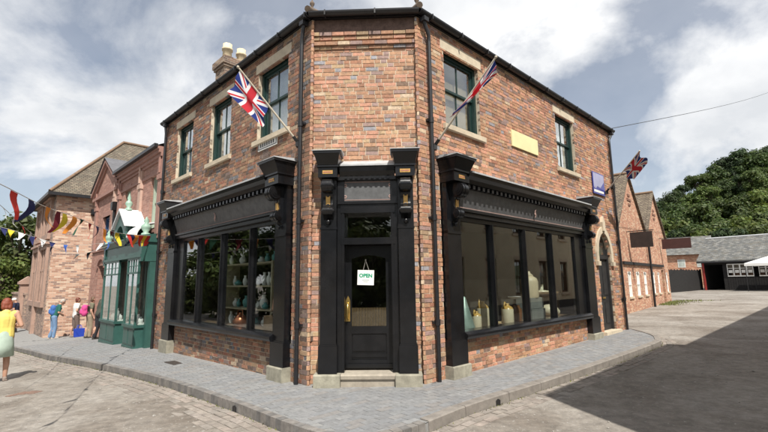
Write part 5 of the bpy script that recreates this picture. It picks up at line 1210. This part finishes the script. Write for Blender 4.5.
# left-hand window: shelves of pottery
m_sh = mat('limed_shelf', (.34, .29, .2), .8, .15, 6); m_teal = mat('teal_glaze', (.1, .3, .3), .3, .15, 6); m_cop = mat('copper', (.55, .2, .1), .3, .15, 9, metal=.8)
sh = thing('display_rack', FL(3.0, -.7, .7), 'rack of pale shelves standing behind the left-hand window glass', 'rack')
for k, z in enumerate((1.05, 1.55, 2.05)): m = MB(FL); m.box((2.0, -.9, z), (4.2, -.5, z+.035)); m.build('shelf', m_sh, sh)
for u in (2.0, 4.2): m = MB(FL); m.box((u-.03, -.9, .7), (u+.03, -.5, 2.1)); m.build('upright', m_sh, sh)
r = random.Random(9); pl = {id(m_white): 'white', id(m_teal): 'teal', id(m_net): 'grey'}
for z in (1.085, 1.585, 2.085, .7):
    for k in range(8):
        mt = r.choice([m_white, m_white, m_teal, m_net]); p = FL(2.15+k*.27+r.uniform(-.04, .04), -.7+r.uniform(-.08, .1), z); h_ = r.uniform(.12, .3); w = r.uniform(.05, .1); m = MB()
        m.lathe([(w*.6, 0), (w, h_*.35), (w*.9, h_*.6), (w*.4, h_*.8), (w*.55, h_)], tuple(p), 12); 
        zl = {1.085: 'the lowest shelf', 1.585: 'the middle shelf', 2.085: 'the top shelf', .7: 'the window ledge'}[z]
        solo('pottery_vessel', m, mt, pl[id(mt)]+' glazed pot on '+zl+' of the left-hand window', 'pot', 'pots in the left-hand window')
for k, (u, lab) in enumerate(((1.2, 'round copper kettle at the door end of the left-hand window'), (2.9, 'round copper kettle below the shelves of the left-hand window'))):
    p = FL(u, -.3, .7+.3*(k == 0)); t = thing('copper_kettle', p, lab, 'kettle'); m = MB(); m.lathe([(.1, 0), (.15, .06), (.16, .14), (.1, .24), (.04, .27), (.02, .31)], tuple(p), 16); m.build('body', m_cop, t)
    m = MB(); m.tube([tuple(p+uL*.12+V((0, 0, .2))), tuple(p+uL*.1+V((0, 0, .36))), tuple(p-uL*.1+V((0, 0, .36))), tuple(p-uL*.12+V((0, 0, .2)))], .012, 8); m.build('handle', m_cop, t)
m = MB(FL); m.box((1.0, -.5, .7), (1.75, -.2, 1.0)); solo('wooden_box', m, m_inwood, 'brown wooden box under the copper kettle by the door', 'box')
# ================================================================== people
def remesh(mb, name, voxel, material, smooth=2):
    me = mb.mesh(name, fix=False); ob = bpy.data.objects.new('tmp', me); COL.objects.link(ob)
    md = ob.modifiers.new('r', 'REMESH'); md.mode = 'VOXEL'; md.voxel_size = voxel
    sm_ = ob.modifiers.new('s', 'SMOOTH'); sm_.factor = .5; sm_.iterations = smooth
    dg = bpy.context.evaluated_depsgraph_get(); out = bpy.data.meshes.new_from_object(ob.evaluated_get(dg)); out.name = name
    bpy.data.objects.remove(ob); bpy.data.meshes.remove(me); out.materials.clear(); out.materials.append(material)
    for p in out.polygons: p.use_smooth = True
    return out
def caps(m, chain):                       # chain of (point, radius)
    for (a, ra), (b, rb) in zip(chain, chain[1:]):
        m.tube([tuple(a), tuple(b)], [ra, rb], 10); m.ball(tuple(a), ra, 10, 8); m.ball(tuple(b), rb, 10, 8)
m_skin = mat('skin', (.52, .30, .21), .55, .06, 9); 
def human(loc, face, H, label, pose, outfit, voxel=.014):
    """pose: lean (deg), arms {L/R: (elbow, wrist)}, step; outfit: top, sleeve, bottom, hair, shoe"""
    k = H/1.7; yaw = math.atan2(-face[0], face[1]); t = thing('person', loc, label, 'person'); t.rotation_euler.z = yaw; t.scale = (k, k, k)
    lean = R_(pose.get('lean', 0)); hipz = .90
    def B(x, y, z):                       # bend the upper body forward about the hips
        if z <= hipz: return V((x, y, z))
        dz = z-hipz; return V((x, y*math.cos(lean)+dz*math.sin(lean), hipz+dz*math.cos(lean)-y*math.sin(lean)))
    st = pose.get('step', .08); arms = pose.get('arms', {}); hd = pose.get('head', 0)
    hip = {s: V((.085*s, 0, .9)) for s in (-1, 1)}; knee = {s: V((.095*s, .03+st*s*.5, .49)) for s in (-1, 1)}; ank = {s: V((.1*s, -.02+st*s, .085)) for s in (-1, 1)}
    sh = {s: B(.175*s, 0, 1.385) for s in (-1, 1)}; el = {}; wr = {}
    for s in (-1, 1):
        e, w = arms.get(s, ((.235, -.03, 1.11), (.25, .08, .88))); el[s] = B(e[0]*s, e[1], e[2]); wr[s] = B(w[0]*s, w[1], w[2])
    hc = B(0, .035+hd*.03, 1.585); nk = B(0, 0, 1.44)
    fdir = (B(0, 1, 1.4)-B(0, 0, 1.4)).normalized(); fdir = (fdir+V((0, 0, -hd*.3))).normalized(); upd = V((1, 0, 0)).cross(fdir)
    m = MB()
    caps(m, [(B(0, 0, .93), .125), (B(0, .01, 1.08), .115), (B(0, .0, 1.27), .125), (B(0, 0, 1.37), .09), (nk, .055), (hc+upd*-.03, .06)])
    for s in (-1, 1):
        caps(m, [(B(.06*s, 0, 1.26), .105), (sh[s], .06), (el[s], .042), (wr[s], .029)]); caps(m, [(B(.06*s, 0, .95), .11), (hip[s], .1), (knee[s], .06), (ank[s]+V((0, -.01, .25)), .055), (ank[s], .037)])
        d = (wr[s]-el[s]).normalized(); x = d.orthogonal().normalized(); y = d.cross(x); pc = wr[s]+d*.045
        caps(m, [(wr[s], .029), (pc+y*.012, .03), (wr[s]+d*.085, .028)]); caps(m, [(pc-y*.02, .018), (wr[s]+d*.085-y*.02, .018)])
        for q, L_ in ((-.03, .055), (-.01, .07), (.012, .075), (.032, .06)): b0 = wr[s]+d*.085+y*q; b1 = b0+d*L_*.5; caps(m, [(b0, .011), (b1, .0105), (b1+d*L_*.4+x*.022, .009)])
        caps(m, [(wr[s]+d*.03+y*.03, .013), (wr[s]+d*.06+y*.055+x*.01, .011), (wr[s]+d*.09+y*.055+x*.02, .009)])
        m.ball(tuple(hc+V((.082*s, 0, 0))-fdir*.005), (.015, .022, .032), 8, 6)
        caps(m, [(ank[s], .036), (ank[s]+V((.01*s, .10, -.045)), .034), (ank[s]+V((.012*s, .15, -.052)), .028)])
    m.ball(tuple(hc), (.078, .094, .112), 14, 10); m.ball(tuple(hc+fdir*.035-upd*.06), (.055, .055, .05), 10, 8)
    caps(m, [(hc+fdir*.085+upd*.01, .01), (hc+fdir*.107-upd*.022, .014)])
    body = bpy.data.objects.new('body', remesh(m, 'body', voxel*.8, m_skin)); COL.objects.link(body); body.parent = t
    def piece(name, mesh_): o = bpy.data.objects.new(name, mesh_); COL.objects.link(o); o.parent = t; return o
    # clothes
    m = MB(); caps(m, [(B(0, 0, .9), .137), (B(0, .01, 1.08), .128), (B(0, 0, 1.27), .138), (B(0, 0, 1.385), .09)])
    for s in (-1, 1):
        caps(m, [(B(.06*s, 0, .92), .125), (B(.06*s, 0, 1.09), .11), (B(.065*s, 0, 1.27), .117)])
        if outfit['sleeve'] > 0:
            e = sh[s].lerp(el[s], min(1, outfit['sleeve'])); caps(m, [(B(.07*s, 0, 1.3), .1), (sh[s], .072), (e, .06)])
            if outfit['sleeve'] > 1: caps(m, [(el[s], .056), (wr[s], .042)])
        else: caps(m, [(B(.07*s, 0, 1.3), .1), (sh[s]*.8+B(0, 0, 1.36)*.2, .065)])
    piece('top', remesh(m, 'top', voxel, outfit['top'], 3))
    if outfit.get('skirt'):
        m = MB(); n_ = 28; vs = []
        for (r_, z) in ((.13, 1.02), (.16, .9), (.18, .75), (.20, .50), (.19, .50), (.14, .95)):
            for i in range(n_): a = 2*math.pi*i/n_; rr = r_*(1+.05*math.sin(7*a)*(1.0-z)); vs.append((rr*math.cos(a)*1.05, rr*math.sin(a)*.9, z))
        m.add(vs, [(j*n_+i, j*n_+(i+1) % n_, (j+1)*n_+(i+1) % n_, (j+1)*n_+i) for j in range(5) for i in range(n_)], None, True); me = m.mesh('skirt', fix=False); me.materials.append(outfit['bottom']); piece('skirt', me)
    else:
        m = MB(); end = outfit.get('leg', 1.0); caps(m, [(B(0, 0, .98), .125), (V((0, 0, .9)), .13)])
        for s in (-1, 1):
            low = knee[s].lerp(ank[s], max(0, end)); caps(m, [(B(.06*s, 0, .97), .115), (hip[s], .115), (knee[s], .082), (low, .068)])
        piece('trousers', remesh(m, 'trousers', voxel, outfit['bottom'], 3))
    for s in (-1, 1):
        m = MB(); a = ank[s]; caps(m, [(a+V((0, -.035, -.04)), .042), (a+V((.005*s, .06, -.045)), .043), (a+V((.012*s, .16, -.055)), .034)]); m.box((a.x-.035, a.y-.07, .0), (a.x+.045, a.y+.19, .02)); piece('shoe', remesh(m, 'shoe', .01, outfit['shoe'], 1))
    m = MB(); hb = outfit.get('hairlen', 0)
    m.ball(tuple(hc-fdir*.018+upd*.03), (.088, .095, .098), 14, 10); m.ball(tuple(hc-fdir*.05-upd*.02), (.085, .06, .09), 12, 8)
    if hb: 
        for s in (-1, 0, 1): caps(m, [(hc-fdir*.05+V((.05*s, 0, 0)), .05), (hc-fdir*.06-upd*hb+V((.055*s, 0, 0)), .04)])
    piece('hair', remesh(m, 'hair', .011, outfit['hair'], 1)) if not outfit.get('cap') else None
    if outfit.get('cap'):
        m = MB(); m.ball(tuple(hc-fdir*.005+upd*.04), (.09, .105, .085), 14, 10); caps(m, [(hc+fdir*.08+upd*.055, .03), (hc+fdir*.15+upd*.045, .02)]); piece('cap', remesh(m, 'cap', .011, outfit['cap'], 1))
    m = MB()
    for s in (-1, 1): m.ball(tuple(hc+V((.03*s, 0, 0))+fdir*.083+upd*.015), (.012, .008, .008), 8, 6)
    m2 = m.mesh('eyes', fix=False); m2.materials.append(mat('eye_dark', (.03, .02, .02), .3)); piece('eyes', m2)
    return t
fab = lambda n, c: mat('fabric_'+n, c, .9, .12, 9, .2, 60)
def toward(p, f): q = V((CAM.x, CAM.y, 0))+(V((p[0], p[1], 0))-V((CAM.x, CAM.y, 0)))*f; return V((q.x, q.y, G(q.x)))
bk = -nL
# woman at the frame edge, in the road
pw = V((-7.72, 1.75, 0)); pw.z = road_z(pw.x, pw.y)+.004
human(pw, (-.75, .66), 1.68, 'red-haired woman in a yellow sleeveless top and pale mint skirt holding papers in the road',
      dict(lean=2, step=.06, arms={-1: ((.26, -.02, 1.12), (.12, .24, 1.12)), 1: ((.27, -.06, 1.12), (.13, .22, 1.1))}, head=.8),
      dict(top=fab('yellow', (.78, .62, .16)), sleeve=0, bottom=fab('mint', (.42, .52, .44)), skirt=True, hair=mat('red_hair', (.2, .045, .02), .6, .3, 30), hairlen=.1, shoe=fab('sandal', (.25, .2, .17))), .012)
fdw = V((-.75, .66, 0)).normalized(); pp = pw+fdw*.31+V((0, 0, 1.14)); sd_ = V((-fdw.y, fdw.x, 0))
m = MB(lambda x, y, z: pp+sd_*x+(fdw*.8+V((0, 0, -.6)))*y+(fdw*.6+V((0, 0, .8)))*z); m.box((-.11, -.14, 0), (.11, .14, .004)); m.box((-.1, -.13, .005), (.12, .13, .008)); solo('paper_sheets', m, mat('paper', (.7, .7, .72), .8, .05), 'loose white sheets held by the red-haired woman', 'papers')
# the group outside the terrace doorway and the hall
pm = toward((-15.17, 12.15), .955)
human(pm, bk.xy, 1.72, 'man in a teal polo shirt and blue jeans bending forward by the pale brick wall',
      dict(lean=17, step=.05, arms={-1: ((.24, .05, 1.12), (.16, .24, 1.06)), 1: ((.24, .05, 1.12), (.14, .26, 1.08))}, head=1),
      dict(top=fab('teal', (.015, .11, .09)), sleeve=.75, bottom=fab('denim', (.16, .26, .42)), hair=mat('grey_hair', (.4, .36, .32), .7, .2, 30), shoe=fab('pale_shoe', (.4, .36, .32))))
pc_ = toward((-13.66, 11.51), .985)
human(pc_, (bk+nL.cross(V((0, 0, 1)))*.15).xy, 1.66, 'auburn-haired woman in a white top and brown cropped trousers waiting by the doorway',
      dict(lean=0, step=.07, arms={-1: ((.25, -.03, 1.13), (.2, .2, 1.1)), 1: ((.27, -.08, 1.14), (.17, .1, 1.0))}),
      dict(top=fab('white', (.68, .66, .64)), sleeve=.55, bottom=fab('brown', (.16, .115, .1)), leg=.45, hair=mat('auburn_hair', (.13, .035, .02), .6, .3, 30), shoe=fab('sandal', (.25, .2, .17))))
pd = toward((-12.15, 10.3), .97)
human(pd, bk.xy, 1.6, 'person in beige trousers seen from behind wearing a pink backpack',
      dict(lean=4, step=.04), dict(top=fab('olive', (.16, .15, .1)), sleeve=.6, bottom=fab('beige', (.3, .24, .17)), hair=mat('brown_hair', (.12, .07, .04), .6, .3, 30), hairlen=.05, shoe=fab('dark_shoe', (.04, .035, .03))))
pe = toward((-11.21, 9.56), .955)
human(pe, (bk+uL*.3).xy, 1.72, 'person in a dark grey-green jacket and dark trousers at the terrace doorway',
      dict(lean=12, step=.06, arms={-1: ((.25, .02, 1.12), (.2, .26, 1.1)), 1: ((.25, .02, 1.12), (.18, .22, 1.05))}),
      dict(top=fab('jacket', (.06, .065, .05)), sleeve=1.2, bottom=fab('dark', (.02, .02, .025)), hair=mat('fair_hair', (.34, .24, .14), .6, .2, 30), shoe=fab('dark_shoe', (.04, .035, .03))))
pf = V((-19.1, 14.5, 0)); pf.z = G(pf.x)
human(pf, (uL*.5+nL).xy, 1.74, 'man in a navy shirt and white cap standing by the hall front',
      dict(lean=6, step=.06, arms={-1: ((.25, .0, 1.12), (.1, .2, 1.08)), 1: ((.25, .0, 1.12), (.12, .2, 1.1))}, head=1),
      dict(top=fab('navy', (.015, .02, .05)), sleeve=.6, bottom=fab('black', (.02, .018, .018)), hair=m_iron, cap=fab('cap', (.72, .72, .7)), shoe=fab('dark_shoe', (.04, .035, .03))))
def backpack(base, face, mt, label, w=.15, h=.42, d=.1):
    f = V((face.x, face.y, 0)).normalized(); s = V((-f.y, f.x, 0)); t = thing('backpack', base, label, 'backpack'); t.rotation_euler.z = math.atan2(-f.x, f.y)
    m = MB()
    for x in (-1, 1): 
        for z in (.1, h-.12): m.ball((x*w*.45, 0, z), (w*.6, d, .13), 10, 8)
    m.box((-w*.9, -d*.75, .1), (w*.9, d*.75, h-.1)); caps(m, [(V((0, -d*.9, .12)), .07), (V((0, -d*.9, .2)), .07)])
    o = bpy.data.objects.new('bag_body', remesh(m, 'bag_body', .014, mt, 4)); COL.objects.link(o); o.parent = t
    for x in (-1, 1):
        m = MB(); m.tube([(x*.08, d*.5, h-.05), (x*.09, d+.13, h-.01), (x*.1, d+.2, h-.16), (x*.09, d*.7, .1)], .014, 6); me = m.mesh('strap', fix=False); me.materials.append(mt); o = bpy.data.objects.new('strap', me); COL.objects.link(o); o.parent = t
backpack(pm+V((0, 0, 1.0))-bk*.06, bk, fab('bluebag', (.05, .14, .4)), 'blue backpack worn by the man in the teal shirt')
backpack(pd+V((0, 0, .87))-bk*.2, bk, fab('pinkbag', (.62, .07, .25)), 'bright pink backpack worn by the person in beige trousers')
pb = toward((-13.3, 11.3), .985)
t = thing('shopping_bag', pb, 'bright blue shopping bag standing on the pavement beside the auburn-haired woman', 'bag')
m = MB(lambda x, y, z: pb+bk*x+uL*y+V((0, 0, z))); m.add([(-.17, -.07, 0), (.17, -.07, 0), (.17, .07, 0), (-.17, .07, 0), (-.19, -.1, .34), (.19, -.1, .34), (.19, .1, .34), (-.19, .1, .34)], [(0, 3, 2, 1), (0, 1, 5, 4), (1, 2, 6, 5), (2, 3, 7, 6), (3, 0, 4, 7)]); m.build('sides', fab('bluesack', (.02, .06, .45)), t, fix=False)
for y in (-.1, .1): m = MB(lambda x, y_, z: pb+bk*x+uL*y_+V((0, 0, z))); m.tube([(-.08, y, .33), (-.05, y, .48), (.05, y, .48), (.08, y, .33)], .01, 6); m.build('handle', fab('bluesack', (.02, .06, .45)), t)
